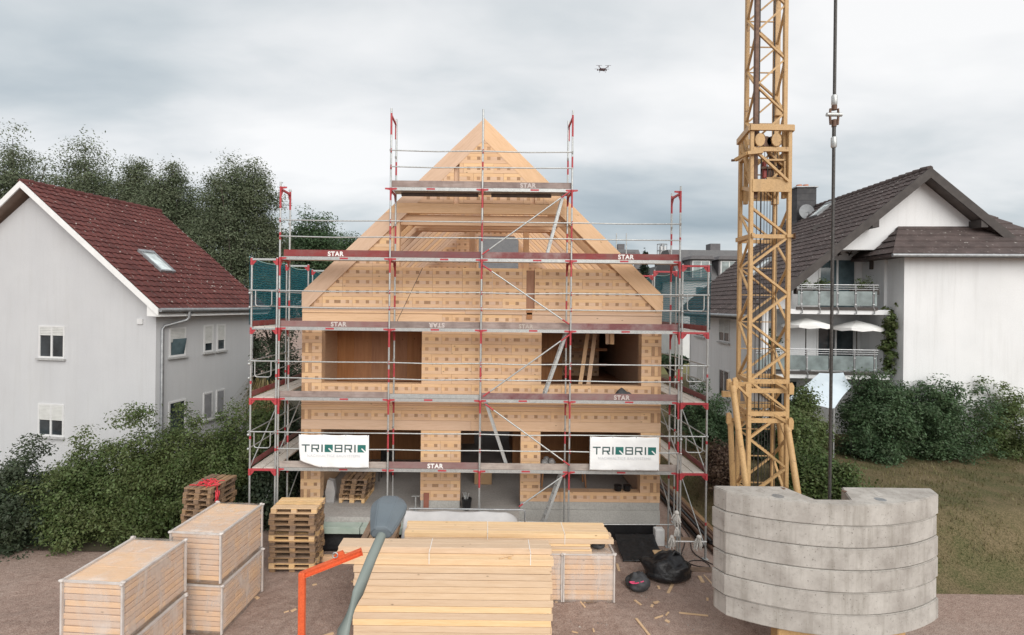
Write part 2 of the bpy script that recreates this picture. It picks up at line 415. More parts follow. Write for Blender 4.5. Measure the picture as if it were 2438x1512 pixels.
# common rafters, sheathing, ceiling ties
for i in range(13):
    y = HY+.85+.82*i
    for s in (-1, 1):
        mb = MB(); Lr = 5.3/math.cos(math.atan(SL)); mb.box(0, -.04, -.26, s*Lr, .04, 0)
        put(mb.mesh('rafter', M_pine), 'rafter', HOUSE, loc=(0, y-HY, APEX-.42), rot=(0, math.atan(SL)*s, 0))
for i in range(4):
    W().bbox(-2.6, HY+.85+.7*i, 9.75, 2.25, HY+.95+.7*i, 9.95, .004).build('ceiling_tie', M_pine, HOUSE)
for x in (-.74, 1.2):
    W().bbox(x, HY+2.9, 7.04, x+.2, HY+3.1, 9.95, .006).build('post', M_pine_z, HOUSE)
W().bbox(-2.9, HY+2.88, 9.76, 2.5, HY+3.12, 9.99, .006).build('purlin', M_pine, HOUSE)
# rear gable wall (seen through the opening), side walls, floors, partitions
bw = W(); YB = HY+11.3
for i in range(12):
    z = 7.06+CELL*i; h = max(.3, hw(z)-.1)
    for a, b in ((XC-h, -.6), (1.5, XC+h)):
        if b-a > .1: course(a, b, z, y=YB, k=i, sink=bw)
for i in range(12, 17):
    z = 7.06+CELL*i; h = hw(z)-.1
    if h > .1: course(XC-h, XC+h, z, y=YB, k=i, sink=bw)
bw.build('rear_gable_bricks', [M_brick, M_end], HOUSE, kind='stuff')
W().bbox(-.7, YB-.06, 7.06, -.58, YB+.2, 10.5, .004).build('window_post', M_pine_z, HOUSE)
W().bbox(1.48, YB-.06, 7.06, 1.6, YB+.2, 10.5, .004).build('window_post', M_pine_z, HOUSE)
for sx in (X0+.01, X0+36*CELL-.33):
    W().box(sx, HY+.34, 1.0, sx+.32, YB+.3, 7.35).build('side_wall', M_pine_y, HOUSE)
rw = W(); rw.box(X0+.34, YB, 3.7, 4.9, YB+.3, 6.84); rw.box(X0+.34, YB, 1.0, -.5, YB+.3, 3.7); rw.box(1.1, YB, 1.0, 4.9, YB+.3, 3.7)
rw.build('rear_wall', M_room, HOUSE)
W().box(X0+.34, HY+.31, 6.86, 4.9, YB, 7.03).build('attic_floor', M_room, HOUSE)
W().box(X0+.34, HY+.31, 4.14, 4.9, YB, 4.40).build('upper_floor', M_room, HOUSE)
M_slab = noisy('pale_concrete_floor', (.34, .32, .30), (.46, .44, .42), 1.4, .85, fine=18)
W().box(X0, HY+.02, .56, X0+36*CELL, YB+.3, .95).build('floor_slab', M_slab, HOUSE)
W().box(-5.25, 15.35, .62, .95, HY+.01, .948).build('terrace_slab', M_slab, HOUSE)
M_plinth = noisy('plinth_concrete', (.36, .355, .335), (.47, .465, .44), 1.8, .85, bumpd=.004, fine=24)
for a, b in ((0, 2), (12, 16), (22, 36)):
    W().bbox(cx(a)+.01, HY+.012, .952, cx(b)-.01, HY+.33, 1.186, .008).build('plinth_kerb', M_plinth, HOUSE)
W().bbox(.96, HY-.02, .555, X0+36*CELL, HY+.015, .95, .004).build('plinth_face', M_plinth, HOUSE)
M_black = noisy('black_bitumen', (.008, .008, .009), (.022, .022, .024), 6, .45, bumpd=.01, fine=20)
W().box(.96, HY+.08, 0, X0+36*CELL-.08, HY+.3, .555).build('foundation_wall', M_black, HOUSE)
# partitions: jamb returns, left room wall close behind the window, right room deeper
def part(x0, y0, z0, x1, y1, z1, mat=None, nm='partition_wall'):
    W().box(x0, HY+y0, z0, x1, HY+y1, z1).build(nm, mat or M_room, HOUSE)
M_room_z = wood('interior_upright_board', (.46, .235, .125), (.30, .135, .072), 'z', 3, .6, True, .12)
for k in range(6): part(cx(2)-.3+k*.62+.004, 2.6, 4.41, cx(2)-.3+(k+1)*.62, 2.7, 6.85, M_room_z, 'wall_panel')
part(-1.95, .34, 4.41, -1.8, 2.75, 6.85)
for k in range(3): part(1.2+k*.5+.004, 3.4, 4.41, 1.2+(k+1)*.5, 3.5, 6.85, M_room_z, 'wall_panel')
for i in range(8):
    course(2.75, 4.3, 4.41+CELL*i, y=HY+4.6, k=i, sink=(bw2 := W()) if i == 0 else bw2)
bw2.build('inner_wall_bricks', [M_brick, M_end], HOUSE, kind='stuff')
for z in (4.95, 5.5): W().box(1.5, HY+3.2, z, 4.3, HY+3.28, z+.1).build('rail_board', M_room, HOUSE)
# planks leaning in the right-hand room
for p, q in (((3.0, 17.4, 4.45), (3.5, 18.4, 6.7)), ((3.25, 17.3, 4.45), (3.75, 18.4, 6.75)), ((4.0, 17.2, 5.9), (4.0, 17.25, 6.8)), ((3.88, 17.3, 5.9), (3.85, 17.3, 6.8))):
    W().bar(p, q, .13, .05, 0, (0, -1, .3)).build('leaning_plank', M_pine_z, HOUSE)
# ground floor interior
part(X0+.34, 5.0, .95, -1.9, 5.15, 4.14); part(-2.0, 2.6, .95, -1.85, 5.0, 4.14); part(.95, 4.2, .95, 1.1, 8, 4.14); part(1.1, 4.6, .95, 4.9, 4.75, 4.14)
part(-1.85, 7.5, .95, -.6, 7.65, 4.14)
# ================================================================== scaffold
SC = thing('scaffold', 'tall steel tube scaffold with red fittings and boarded decks wrapped round the timber house', 'scaffold', (-.2, 15.0, 0))
FY, RY = 15.0, 15.73
SX = [-5.95, -2.83, -.23, 2.31, 5.39]
TOPS = [10.56, 12.68, 12.68, 12.68, 10.56]
DZ = [2.45, 4.45, 6.45, 8.45, 10.45]
rs = random.Random(11)
def paint_tube(name, x, y, z0, z1, r=.027, lean=0, few=False):
    m = W(); z = z0; mi = 0
    marks = []
    for dz in DZ: marks += [(dz-.35-rs.random()*.25, dz-.02), (dz+.45+rs.random()*.2, dz+.55+rs.random()*.45)]
    if few: marks = [(a_, a_+.09) for a_ in (z0+rs.uniform(.8, 1.2), z0+rs.uniform(2.9, 3.3), z0+rs.uniform(4.7, 5.3))]
    elif rs.random() < .5: marks = [a for a in marks if rs.random() < .75]
    marks = sorted((max(z0, a), min(z1, b)) for a, b in marks if b > z0+.05 and a < z1-.05)
    for a, b in marks:
        if a > z+.02: m.tube([(x, y, z), (x, y, a)], r, 8, 0, False)
        a = max(a, z)
        if b > a: m.tube([(x, y, a), (x, y, b)], r*1.01, 8, 1, False); z = b
    if z < z1: m.tube([(x, y, z), (x, y, z1)], r, 8, 0)
    for dz in DZ:
        if z0 < dz+1.0 < z1: m.tube([(x-.01, y-.03, dz+1.0), (x-.01, y-.05, dz+1.06)], .028, 6, 0)
    m.tube([(x, y, z0), (x, y, z0+.3)], r*1.25, 8, 0)
    m.box(x-.075, y-.075, z0-.005, x+.075, y+.075, z0+.008, 0)
    m.build('standard', [M_galv, M_red], SC)
for i, x in enumerate(SX):
    paint_tube('standard', x, FY, .0 if i in (0, 3, 4) else .01, TOPS[i])
    rear_top = TOPS[i]-.05 if i != 2 else 10.45
    sx = .06*(1 if i < 2 else -1) if i in (1, 3) else (.0)
    paint_tube('standard', x+sx*.3, RY, .95 if i in (1, 2) else 0, rear_top)
def gusset(m, p, dx, dy, sz=.22):
    """triangular plate in the plane of dx or dy below a transom"""
    x, y, z = p
    if dx: m.prism([(x, z), (x+dx*sz, z), (x+dx*sz*.75, z-sz*.35), (x+dx*sz*.25, z-sz*.95), (x, z-sz*1.2)], 'y', y-.006, y+.006)
    else: m.prism([(y, z), (y+dy*sz, z), (y+dy*sz*.25, z-sz*.95), (y, z-sz*1.2)], 'x', x-.006, x+.006)
# transoms front to back at every standard and level
for i, x in enumerate(SX):
    for k, z in enumerate(DZ):
        if z > TOPS[i]: continue
        m = W(); m.bar((x, FY, z-.09), (x, RY, z-.09), .05, .05); gusset(m, (x, FY, z-.09), 0, 1); gusset(m, (x, RY, z-.09), 0, -1)
        for s in (-1, 1):
            if (i == 0 and s < 0) or (i == 4 and s > 0): continue
            m.prism([(x, z-.015), (x+s*.17, z-.015), (x+s*.17, z-.06), (x+s*.06, z-.075), (x, z-.10)], 'y', FY+.028, FY+.036)
        m.build('transom', M_red, SC)
    if i != 2:
        m = W(); z = TOPS[i]-.2; m.bar((x, FY, z), (x, RY, z-.02), .045, .045); gusset(m, (x, FY, z), 0, 1, .13); gusset(m, (x, RY, z), 0, -1, .13)
        m.tube([(x, FY, z-.55), (x, FY, z+.06)], .029, 8); m.tube([(x, RY, z-.45), (x, RY, z+.04)], .029, 8)
        m.build('head_frame', M_red, SC)
M_barge0 = noisy('dark_timber_bearer', (.06, .045, .04), (.10, .075, .065), 5, .7)
bays = [(0, 1), (1, 2), (2, 3), (3, 4)]
STYLE = {(4, 1): 'g', (4, 2): 'g', (3, 0): 'r', (3, 1): 'r', (3, 2): 'r2', (3, 3): 'r', (2, 0): 'p', (2, 1): 'g', (2, 2): 'g', (2, 3): 'r2',
         (1, 0): 'g', (1, 1): '-', (1, 2): 'r2', (1, 3): 'p', (0, 0): 'l', (0, 1): 'p', (0, 2): 'l', (0, 3): 'l'}
M_toe_purple = wood('faded_red_board', (.25, .145, .14), (.165, .085, .085), 'x', 9, .75, False, .12, soil=(.25, .19, .18))
M_toe_light = wood('bleached_board', (.42, .375, .34), (.28, .235, .21), 'x', 9, .8, False, .12, soil=(.2, .16, .15))
TOEM = {'r': M_toe_red, 'r2': wood('worn_red_board', (.21, .075, .075), (.14, .045, .05), 'x', 9, .7, False, .12, soil=(.34, .27, .26)), 'g': M_toe_grey, 'p': M_toe_purple, 'l': M_toe_light}
TOE = {}
for k, z in enumerate(DZ):
    for bi, (a, b) in enumerate(bays):
        if k == 4 and bi in (0, 3): continue
        xa, xb = SX[a]+.03, SX[b]-.03
        for j, yy in enumerate((FY+.05, FY+.385)):
            m = W(); m.box(xa, yy, z-.06, xb, yy+.315, z, 0)
            if j == 0:
                m.box(xa, yy-.015, z-.085, xb, yy-.002, z+.006, 1)
                xm = xa+(xb-xa)*(.38+.2*rs.random()); m.box(xm, yy-.018, z-.06, xm+.24, yy-.0155, z-.012, 2)
            m.build('deck', [M_deck, M_alu, M_red], SC)
        st = STYLE.get((k, bi), 'g')
        t0 = xa-.02 if not (k == 3 and bi == 0) else xa+.06
        if st != '-':
            TOE[k, bi] = W().bbox(t0, FY+.04, z+.012, xb+.03, FY+.066, z+.19+rs.uniform(-.01, .012), .004).build('toe_board', TOEM[st], SC)
        else:
            W().bbox(t0, FY+.04, z+.012, xb+.03, FY+.07, z+.13, .004).build('toe_board', M_alu, SC)
        if z+1.1 < max(TOPS[a], TOPS[b]) + .5:
            for h in (1.03, .57):
                sag = rs.uniform(-.015, .015)
                m = W(); m.tube([(SX[a], FY-.045, z+h), ((SX[a]+SX[b])/2, FY-.045, z+h-.012+sag), (SX[b], FY-.045, z+h+rs.uniform(-.01, .01))], .0185, 7)
                m.tube([(SX[a]+.01, FY-.045, z+h-.06), (SX[a]+.01, FY-.045, z+h+.05)], .016, 6, 1); m.build('guard_rail', [M_galv, M_red], SC)
# lower rail of the right-hand bays and the long ledger near the ground
W().tube([(SX[2], FY-.03, 1.02), (SX[3], FY-.03, 1.0)], .018, 7).build('guard_rail', M_galv, SC)
W().tube([(SX[3], FY-.03, .96), (SX[4], FY-.03, .98)], .018, 7).build('guard_rail', M_galv, SC)
def lettering(txt, x, z, size, mat, parent, y=FY+.0385, flip=False, bold=.008, name='lettering'):
    cu = bpy.data.curves.new(name, 'FONT'); cu.body = txt; cu.size = size; cu.extrude = .0012; cu.offset = bold*size/.2; cu.align_x = 'CENTER'; cu.space_character = 1.12
    tmp = bpy.data.objects.new('tmp', cu); COL.objects.link(tmp); dg = bpy.context.evaluated_depsgraph_get()
    me = bpy.data.meshes.new_from_object(tmp.evaluated_get(dg)); me.name = name
    bpy.data.objects.remove(tmp); bpy.data.curves.remove(cu)
    me.materials.clear(); me.materials.append(mat)
    q = V((0, 0, 0)); p = parent
    while p is not None: q += p.location; p = p.parent
    loc = V((x, y, z))-q
    return put(me, name, parent, loc=loc, rot=(R(90), R(180) if flip else 0, 0))
def star(k, bi, px, py, mat=None, flip=False, size=.175):
    p = at(px, py, FY+.04)
    o = lettering('STAR', p.x, DZ[k]+(.033 if not flip else .155), size, mat or M_white, TOE[k, bi], flip=flip)
    if flip: pass
star(4, 2, 1257, 443, M_faded); star(3, 0, 799, 606); star(3, 3, 1490, 617); star(2, 0, 806, 775, M_faded); star(2, 2, 1252, 781, M_toe_light, size=.16)
star(2, 1, 1040, 776, M_faded, True); star(1, 3, 1480, 947, M_faded); star(0, 1, 1036, 1109)
# diagonal braces in the third bay
BR = [((1357, 456), (1148, 606)), ((1150, 632), (1355, 772)), ((1356, 797), (1150, 944)), ((1155, 962), (1356, 1108)), ((1350, 1127), (1236, 1206))]
for a, b in BR:
    p, q = at(*a, 14.93), at(*b, 14.93); d = q-p
    m = W(); m.tube([p, q], .021, 8, 0); m.tube([p, p+d*.1], .0225, 8, 1); m.tube([q-d*.08, q], .0225, 8, 1); m.build('brace', [M_galv, M_red], SC)
for bi, (a, b) in enumerate(((1, 2), (2, 3))):
    W().bbox(SX[a]+.25, FY+.3, 10.27, SX[b]-(.12 if bi == 0 else .55), FY+.4, 10.36, .004).build('deck_bearer', M_barge0, SC)
p, q = at(1006, 638, 15.9), at(944, 768, 15.2); W().tube([p, q], .008, 6).build('tie_wire', M_barge0, SC)
# ladders between the decks
def ladder(p, q, nr):
    m = W(); p, q = V(p), V(q)
    for dy in (-.16, .16): m.bar(p+V((0, dy, 0)), q+V((0, dy, 0)), .022, .075, 0, (1, 0, 0))
    for i in range(nr):
        c = p.lerp(q, (i+.6)/nr); m.tube([c+V((0, -.15, 0)), c+V((0, .15, 0))], .014, 6)
    m.build('ladder', M_alu, SC)
ladder((1.62, 15.42, 8.46), (2.12, 15.42, 10.4), 8); ladder((1.60, 15.42, 4.46), (2.26, 15.42, 6.4), 8)
ladder((.56, 15.42, 2.46), (-.1, 15.42, 4.4), 8); ladder((1.48, 15.3, .45), (2.2, 15.42, 2.4), 9)
# returns along both sides of the house
RYS = [15.0, 17.57, 20.14, 22.71, 25.28, 27.85]
def ret(xo, xi, top, side):
    for j, y in enumerate(RYS):
        for x in (xo, xi): paint_tube('standard', x, y, 0, top if j < 5 else top-.1, few=True)
        for z in DZ[:4]:
            m = W(); lo, hi = min(xo, xi), max(xo, xi); zz = z-.05 if z != DZ[3] else top-.06
            red = 1 if (z in (2.45, 4.45) or side > 0) and z != DZ[3] or (side > 0) else 0
            m.bar((lo, y, zz), (hi, y, zz), .055, .055, red); gusset(m, (lo+.03, y, zz-.03), 1, 0, .11); gusset(m, (hi-.03, y, zz-.03), -1, 0, .11); m.box(lo-.03, y-.03, zz-.16, lo+.03, y+.03, zz+.03, 1); m.box(hi-.03, y-.03, zz-.16, hi+.03, y+.03, zz+.03, 1)
            for f in range(6, len(m.m)): m.m[f] = 1
            m.build('transom', [M_galv, M_red], SC)
    for k in (0, 1, 2):
        z = DZ[k]
        for j in range(5):
            ya, yb = RYS[j]+.03, RYS[j+1]-.03; lo, hi = min(xo, xi)+.05, max(xo, xi)-.05; mid = (lo+hi)/2
            for a, b in ((lo, mid-.01), (mid+.01, hi)): W().bbox(a, ya, z-.05, b, yb, z, .006).build('deck', M_deck, SC)
            W().bbox(xo-.02 if side < 0 else xo, ya, z+.004, xo if side < 0 else xo+.02, yb, z+.16, .003).build('toe_board', M_toe_purple if j else M_toe_red, SC)
            for h in (1.03, .57): W().tube([(xo, RYS[j], z+h), (xo, RYS[j+1], z+h)], .018, 7).build('guard_rail', M_galv, SC)
        # end guard frame facing the front: rail with a U loop below
        lo, hi = min(xo, xi), max(xo, xi); yf = FY-.04
        m = W(); m.tube([(lo-.06, yf, z+1.03), (hi+.03, yf, z+1.03)], .019, 8)
        a, b, zt, zb = lo+.13, hi-.13, z+1.02, z+.58
        pts = [(a, yf, zt), (a, yf, zb+.07), (a+.02, yf, zb+.02), (a+.07, yf, zb), (b-.07, yf, zb), (b-.02, yf, zb+.02), (b, yf, zb+.07), (b, yf, zt)]
        m.tube(pts, .016, 8); m.sphere((lo-.02, yf-.03, z+.95), .04); m.sphere((lo-.02, yf-.03, z+.55), .035); m.build('end_guard', M_galv, SC)
    for k, z in enumerate((.3, 2.45)):
        W().tube([(xo, RYS[0], z), (xo, RYS[1], z+1.9)], .018, 7).build('brace', M_galv, SC)
        W().tube([(xi, RYS[0], z+.2), (xi, RYS[1], z+2.0)], .018, 7).build('brace', M_galv, SC)
ret(-6.74, -6.02, 8.42, -1); ret(6.2, 5.47, 8.36, 1)
# rear scaffold heads that show over the roof at the right
for x in (4.75, 5.3):
    W().tube([(x+2.3, 29.5, 8), (x+2.3, 29.5, 11.2)], .03, 8).build('standard', M_galv, SC)
# ---------------------------------------------------------------- safety nets on the returns
def net_mat():
    m, t, b = base('teal_safety_net', .8, 0, .2)
    v = coords(t, False)
    wv = t.nodes.new('ShaderNodeTexWave'); wv.inputs['Scale'].default_value = 5.5; wv.inputs['Distortion'].default_value = 4; wv.bands_direction = 'Y'; wv.inputs['Detail'].default_value = 3
    wz = t.nodes.new('ShaderNodeTexWave'); wz.inputs['Scale'].default_value = 4.2; wz.inputs['Distortion'].default_value = 5; wz.bands_direction = 'Z'; wz.inputs['Detail'].default_value = 2
    t.links.new(v, wv.inputs['Vector']); t.links.new(v, wz.inputs['Vector'])
    mxm = t.nodes.new('ShaderNodeMath'); mxm.operation = 'MAXIMUM'; t.links.new(wv.outputs[1], mxm.inputs[0]); t.links.new(wz.outputs[1], mxm.inputs[1])
    c = ramp(t, mxm.outputs[0], [(.86, (.006, .10, .145)), (.97, (.03, .21, .26))]); setc(t, b, c)
    al = t.nodes.new('ShaderNodeMapRange'); t.links.new(mxm.outputs[0], al.inputs[0]); al.inputs[1].default_value = .85; al.inputs[2].default_value = .96
    al.inputs[3].default_value = .52; al.inputs[4].default_value = .9; t.links.new(al.outputs[0], b.inputs['Alpha'])
    return m
M_net = net_mat()
def net(x, y0, y1, z0, z1, label, side):
    o = thing('safety_net', label, 'safety net', (x, y0, z0), group='teal nets on the scaffold returns')
    m = W(); nx, nz_ = 60, 14; vs = []; fs = []
    for j in range(nz_+1):
        for i in range(nx+1):
            y = y0+(y1-y0)*i/nx; f = j/nz_; z = z0+(z1-z0)*f
            seg = abs(math.sin(math.pi*(y-15)/2.57)); sagz = -.10*seg*f
            bul = side*(.05*seg*math.sin(math.pi*f)+.02*mnoise.noise((y*2.2, z*2.2, 1)))
            vs.append((x+bul, y, z+sagz))
    for j in range(nz_):
        for i in range(nx): a = j*(nx+1)+i; fs.append((a, a+1, a+nx+2, a+nx+1))
    m.add(vs, fs, 0, True); m.build('mesh_sheet', M_net, o)
    rp = W(); rp.tube([(x, y0+(y1-y0)*i/60, z1+.01-.10*abs(math.sin(math.pi*((y1-y0)*i/60)/2.57))) for i in range(61)], .012, 5); rp.build('edge_rope', noisy('net_rope_'+str(side), (.2, .45, .45), (.4, .6, .58), 20), o)
net(-6.82, 15.02, 27.8, 6.5, 8.42, 'dark teal safety net on the left scaffold return beside the red roofed house', -1)
net(6.28, 15.02, 27.8, 6.5, 8.34, 'thin teal safety net on the right scaffold return in front of the grey roof', 1)
# ---------------------------------------------------------------- banners
M_ban = noisy('white_banner_vinyl', (.78, .79, .80), (.86, .87, .87), 2, .5, bumpd=.01)
M_logo = noisy('dark_grey_green_print', (.045, .085, .085), (.06, .105, .105), 3, .6)
M_logo2 = noisy('teal_print', (.015, .13, .115), (.03, .17, .15), 3, .6)
M_pale = noisy('pale_grey_print', (.60, .61, .63), (.66, .67, .69), 10, .6)
def banner(px0, py0, px1, py1, label, fold, seed):
    y = FY-.09; p, q = at(px0, py0, y), at(px1, py1, y); x0, x1, zt, zb = p.x, q.x, p.z, q.z; Wd, Hh = x1-x0, zt-zb
    o = thing('banner', label, 'banner', ((x0+x1)/2, y, zt), group='white banners on the lowest scaffold rail')
    def dis(u, v):
        a = .016*mnoise.noise((u*4+seed, v*3, seed))+.012*mnoise.noise((u*9, v*5+seed, 2))
        edge = (abs(v-.5)*2)**3
        cr_ = .03*max(0, 1-abs((u-.62-(1-v)*.5))/.06)*(1 if not fold else 0)*max(0, .45-v)*2
        return -(a*(.25+edge)+cr_+.01)
    m = W(); nx, ny = 56, 28; vs = []; fs = []
    for j in range(ny+1):
        for i in range(nx+1):
            u, v = i/nx, j/ny; z = zb+Hh*v; x = x0+Wd*u
            sc = -.014*math.sin(math.pi*((u*3) % 1))*v**4; z += sc
            if fold and u < .3:
                lim = zb+Hh*(.20*(1-u/.3)); z = zt-(zt-z)*(zt-lim)/Hh
            if fold and u < .08: x += .05*(1-v)**3*(1-u/.08)
            vs.append((x, y+dis(u, v), z))
    for j in range(ny):
        for i in range(nx): a = j*(nx+1)+i; fs.append((a, a+1, a+nx+2, a+nx+1))
    m.add(vs, fs, 0, True); sh = m.build('sheet', M_ban, o); sm = sh.modifiers.new('thickness', 'SOLIDIFY'); sm.thickness = .002; sm.offset = 0
    def quad(poly, mi, lg):                       # small print pieces follow the sheet
        import bmesh
        n = 6; xs = [a for a, _ in poly]; 
        vs = [(x0+Wd*a, y+dis(a, b)-.0045, zb+Hh*b) for a, b in poly]; lg.add(vs, [tuple(range(len(vs)))], mi)
    lw, hgt = Wd, Hh
    def glyph(kind, a, b, lg):
        t_, top, bot = .0185, .70, .47
        A = (.5-.5+0)
        h = top-bot; tv = .038
        def rect(u0, v0, u1, v1, mi=0):
            k = max(1, int((u1-u0)/.03)); 
            for i in range(k): 
                ua, ub = u0+(u1-u0)*i/k, u0+(u1-u0)*(i+1)/k; quad([(ua, v0), (ub, v0), (ub, v1), (ua, v1)], mi, lg)
        if kind == 'T': rect(a, top-tv, b, top); c = (a+b)/2; rect(c-t_/2, bot, c+t_/2, top-tv)
        if kind == 'I': rect(a, bot, b, top)
        if kind in 'RB':
            rect(a, bot, a+t_, top); rect(a+t_, top-tv, b, top); rect(b-t_, bot+h*.42 if kind == 'R' else bot, b, top-tv)
            mv = bot+h*.36 if kind == 'R' else bot+h*.43
            rect(a+t_, mv, b-t_ if kind == 'B' else b, mv+tv)
            if kind == 'B': rect(a+t_, bot, b-t_, bot+tv)
            else: c = (a+b)/2; quad([(c+.005, mv), (c+.032, mv), (b, bot), (b-.028, bot)], 0, lg)
        if kind == 'Q':
            m_, vm = (a+b)/2, (top+bot)/2
            # square with a slit running from the centre to the lower right corner
            quad([(a, bot), (b-.0145, bot), (m_-.0064, vm-.0127), (m_-.0064, vm), (a, vm)], 1, lg)
            quad([(a, vm), (m_-.0064, vm), (m_+.0064, vm+.0127), (m_+.0064, top), (a, top)], 1, lg)
            quad([(m_+.0064, vm+.0127), (b, bot+.026), (b, top), (m_+.0064, top)], 1, lg)
    lg = W()
    for kd, a, b in (('T', 215, 455), ('R', 505, 740), ('I', 805, 850), ('Q', 905, 1150), ('B', 1205, 1440), ('R', 1500, 1730), ('I', 1795, 1840), ('Q', 1895, 2140)):
        glyph(kd, (a-125)/2110, (b-125)/2110, lg)
    lg.build('logo', [M_logo, M_logo2], o)
    s = lettering('NACHHALTIGE BAUSYSTEME', (x0+x1)/2, zb+Hh*.325, .105, M_pale, o, y=y-.022, bold=0, name='small_print')
    ey = W()
    for u in (.02, .33, .67, .98):
        for v in (.985, .02):
            if fold and v < .5 and u < .3: v = .2*(1-u/.3)+.03
            ey.tube([(x0+Wd*u, y+dis(u, v)-.006, zb+Hh*v), (x0+Wd*u, y+dis(u, v)+.003, zb+Hh*v)], .014, 8)
    ey.build('eyelets', M_galv, o)
banner(711.9, 1034, 878, 1114, 'left white banner with teal letters and a folded lower left corner', True, 3.3)
banner(1404.5, 1039, 1568.5, 1121, 'right white banner with teal letters and a diagonal crease', False, 8.1)
# ================================================================== neighbouring houses
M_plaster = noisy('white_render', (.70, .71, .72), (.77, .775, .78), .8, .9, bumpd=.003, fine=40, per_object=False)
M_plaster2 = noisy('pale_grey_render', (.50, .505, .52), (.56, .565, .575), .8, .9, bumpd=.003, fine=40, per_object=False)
def streaks(m, k=.19):                            # rain streaks and grime that run down the render
    t = m.node_tree; b = t.nodes['Principled BSDF']; src = b.inputs['Base Color'].links[0].from_socket
    n = noise_n(t, coords(t, False, (3.5, 3.5, .22)), 1.6, 5, .65); n2 = noise_n(t, coords(t, False), .45, 5, .6)
    c = mixc(t, ramp(t, n, [(.5, (0, 0, 0)), (.78, (k, k, k))]), src, (.34, .33, .31)); c = mixc(t, ramp(t, n2, [(.48, (0, 0, 0)), (.75, (k*.8, k*.8, k*.8))]), c, (.42, .41, .39))
    setc(t, b, c)
streaks(M_plaster); streaks(M_plaster2)
M_frame = noisy('white_window_frame', (.60, .60, .60), (.66, .66, .66), 4, .4)
M_shutter = noisy('pale_roller_shutter', (.50, .50, .48), (.58, .58, .56), 4, .6)
M_sill = noisy('stone_sill', (.34, .34, .34), (.46, .46, .45), 10, .6)
M_zinc = noisy('zinc_gutter', (.25, .26, .27), (.38, .39, .40), 6, .45, .5)
M_white_trim = noisy('white_trim', (.72, .72, .71), (.80, .80, .79), 3, .5)
def glass_mat(name, col, rough=.06):
    m, t, b = base(name, rough, 0, .6); v = coords(t, True); n = noise_n(t, v, 1.6, 3)
    setc(t, b, ramp(t, n, [(.35, col), (.7, tuple(min(1, x*2.2+.01) for x in col))])); return m
M_glass = glass_mat('dark_window_glass', (.018, .024, .028))
M_glass_b = glass_mat('bluish_window_glass', (.05, .075, .085))
def tile_mat(name, c1, c2, spot):
    m, t, b = base(name, .75, 0, .35); v = coords(t, True)
    n = noise_n(t, v, 3, 5); c = ramp(t, n, [(.3, c1), (.7, c2)])
    c = hsv(t, c, val=objrand(t, .82, 1.16))
    vw = coords(t, False, (1, 1, 1), 'Generated'); tcw = t.nodes.new('ShaderNodeNewGeometry')
    n1 = noise_n(t, tcw.outputs['Position'], 9, 3, .5); n3 = noise_n(t, tcw.outputs['Position'], 1.1, 5, .6)
    c = mixc(t, ramp(t, n1, [(.665, (0, 0, 0)), (.70, (.85, .85, .85))]), c, spot)
    c = mixc(t, ramp(t, n3, [(.45, (0, 0, 0)), (.75, (.5, .5, .5))]), c, tuple(x*.5 for x in c1))
    setc(t, b, c); bump(t, b, noise_n(t, v, 30, 3), .004, .5); return m
M_tile_red = tile_mat('red_brown_roof_tile', (.085, .024, .022), (.125, .038, .032), (.42, .40, .36))
M_tile_brown = tile_mat('dark_brown_roof_tile', (.062, .046, .043), (.105, .078, .073), (.40, .38, .35))
def tile_mesh(name, w_, h_, mat, amp=.03):
    m = MB(); prof = [(0, .0), (.18, amp*.9), (.36, amp), (.54, amp*.75), (.72, .004), (1.0, .0)]
    lo = [(a*w_, -.03, b+.045) for a, b in prof]; up = [(a*w_, h_, b+.008) for a, b in prof]; lip = [(a*w_, -.03, b+.012) for a, b in prof]
    k = len(prof); vs = lo+up+lip; fs = []
    for i in range(k-1): fs += [(i, i+1, k+i+1, k+i), (2*k+i, 2*k+i+1, i+1, i)]
    m.add(vs, fs); return m.mesh(name, mat)
def roof_tiles(root, PM, length, slope, w_, h_, mat, rng=None, skip=None, amp=.03):
    """tiles on the plane PM (x along eave, y up the slope, z out); the 300 nearest the camera are parts, the rest one mesh"""
    me = tile_mesh('roof_tile', w_, h_, mat, amp); nx = int(length/w_+.5); ny = int(slope/h_+.999); rr = random.Random(5)
    w2 = length/nx; WM = root.matrix_world if False else (Matrix.Translation(root.location) @ Matrix.Rotation(root.rotation_euler.z, 4, 'Z'))
    cells = []
    for j in range(ny):
        for i in range(nx):
            p = WM @ PM @ V((i*w2+w2/2, j*h_+h_/2, 0))
            if skip and skip(i*w2+w2/2, j*h_+h_/2): continue
            q = V((p.x/p.y*FOC, 0, (CAM_Z-p.z)/p.y*FOC)); inview = -900 < q.x < 1000 and q.z < 640
            cells.append((p.length+(0 if inview else 500), i, j))
    cells.sort(); rest = MB(); vv = [q.co.copy() for q in me.vertices]; ff = [tuple(p.vertices) for p in me.polygons]
    for n, (_, i, j) in enumerate(cells):
        T = PM @ Matrix.Translation((i*w2+rr.uniform(-.006, .006), j*h_+rr.uniform(-.008, .008), rr.uniform(-.004, .004))) @ Matrix.Rotation(rr.uniform(-.012, .012), 4, 'Z')
        if n < 300:
            o = bpy.data.objects.new('roof_tile', me); COL.objects.link(o); o.parent = root; o.matrix_basis = T
        else: rest.add([T @ q for q in vv], ff)
    if rest.v: rest.build('far_roof_tiles', mat, root, kind='stuff')
def planeM(o, x, y):
    x, y = V(x).normalized(), V(y).normalized(); z = x.cross(y)
    return Matrix(((x.x, y.x, z.x, o[0]), (x.y, y.y, z.y, o[1]), (x.z, y.z, z.z, o[2]), (0, 0, 0, 1)))
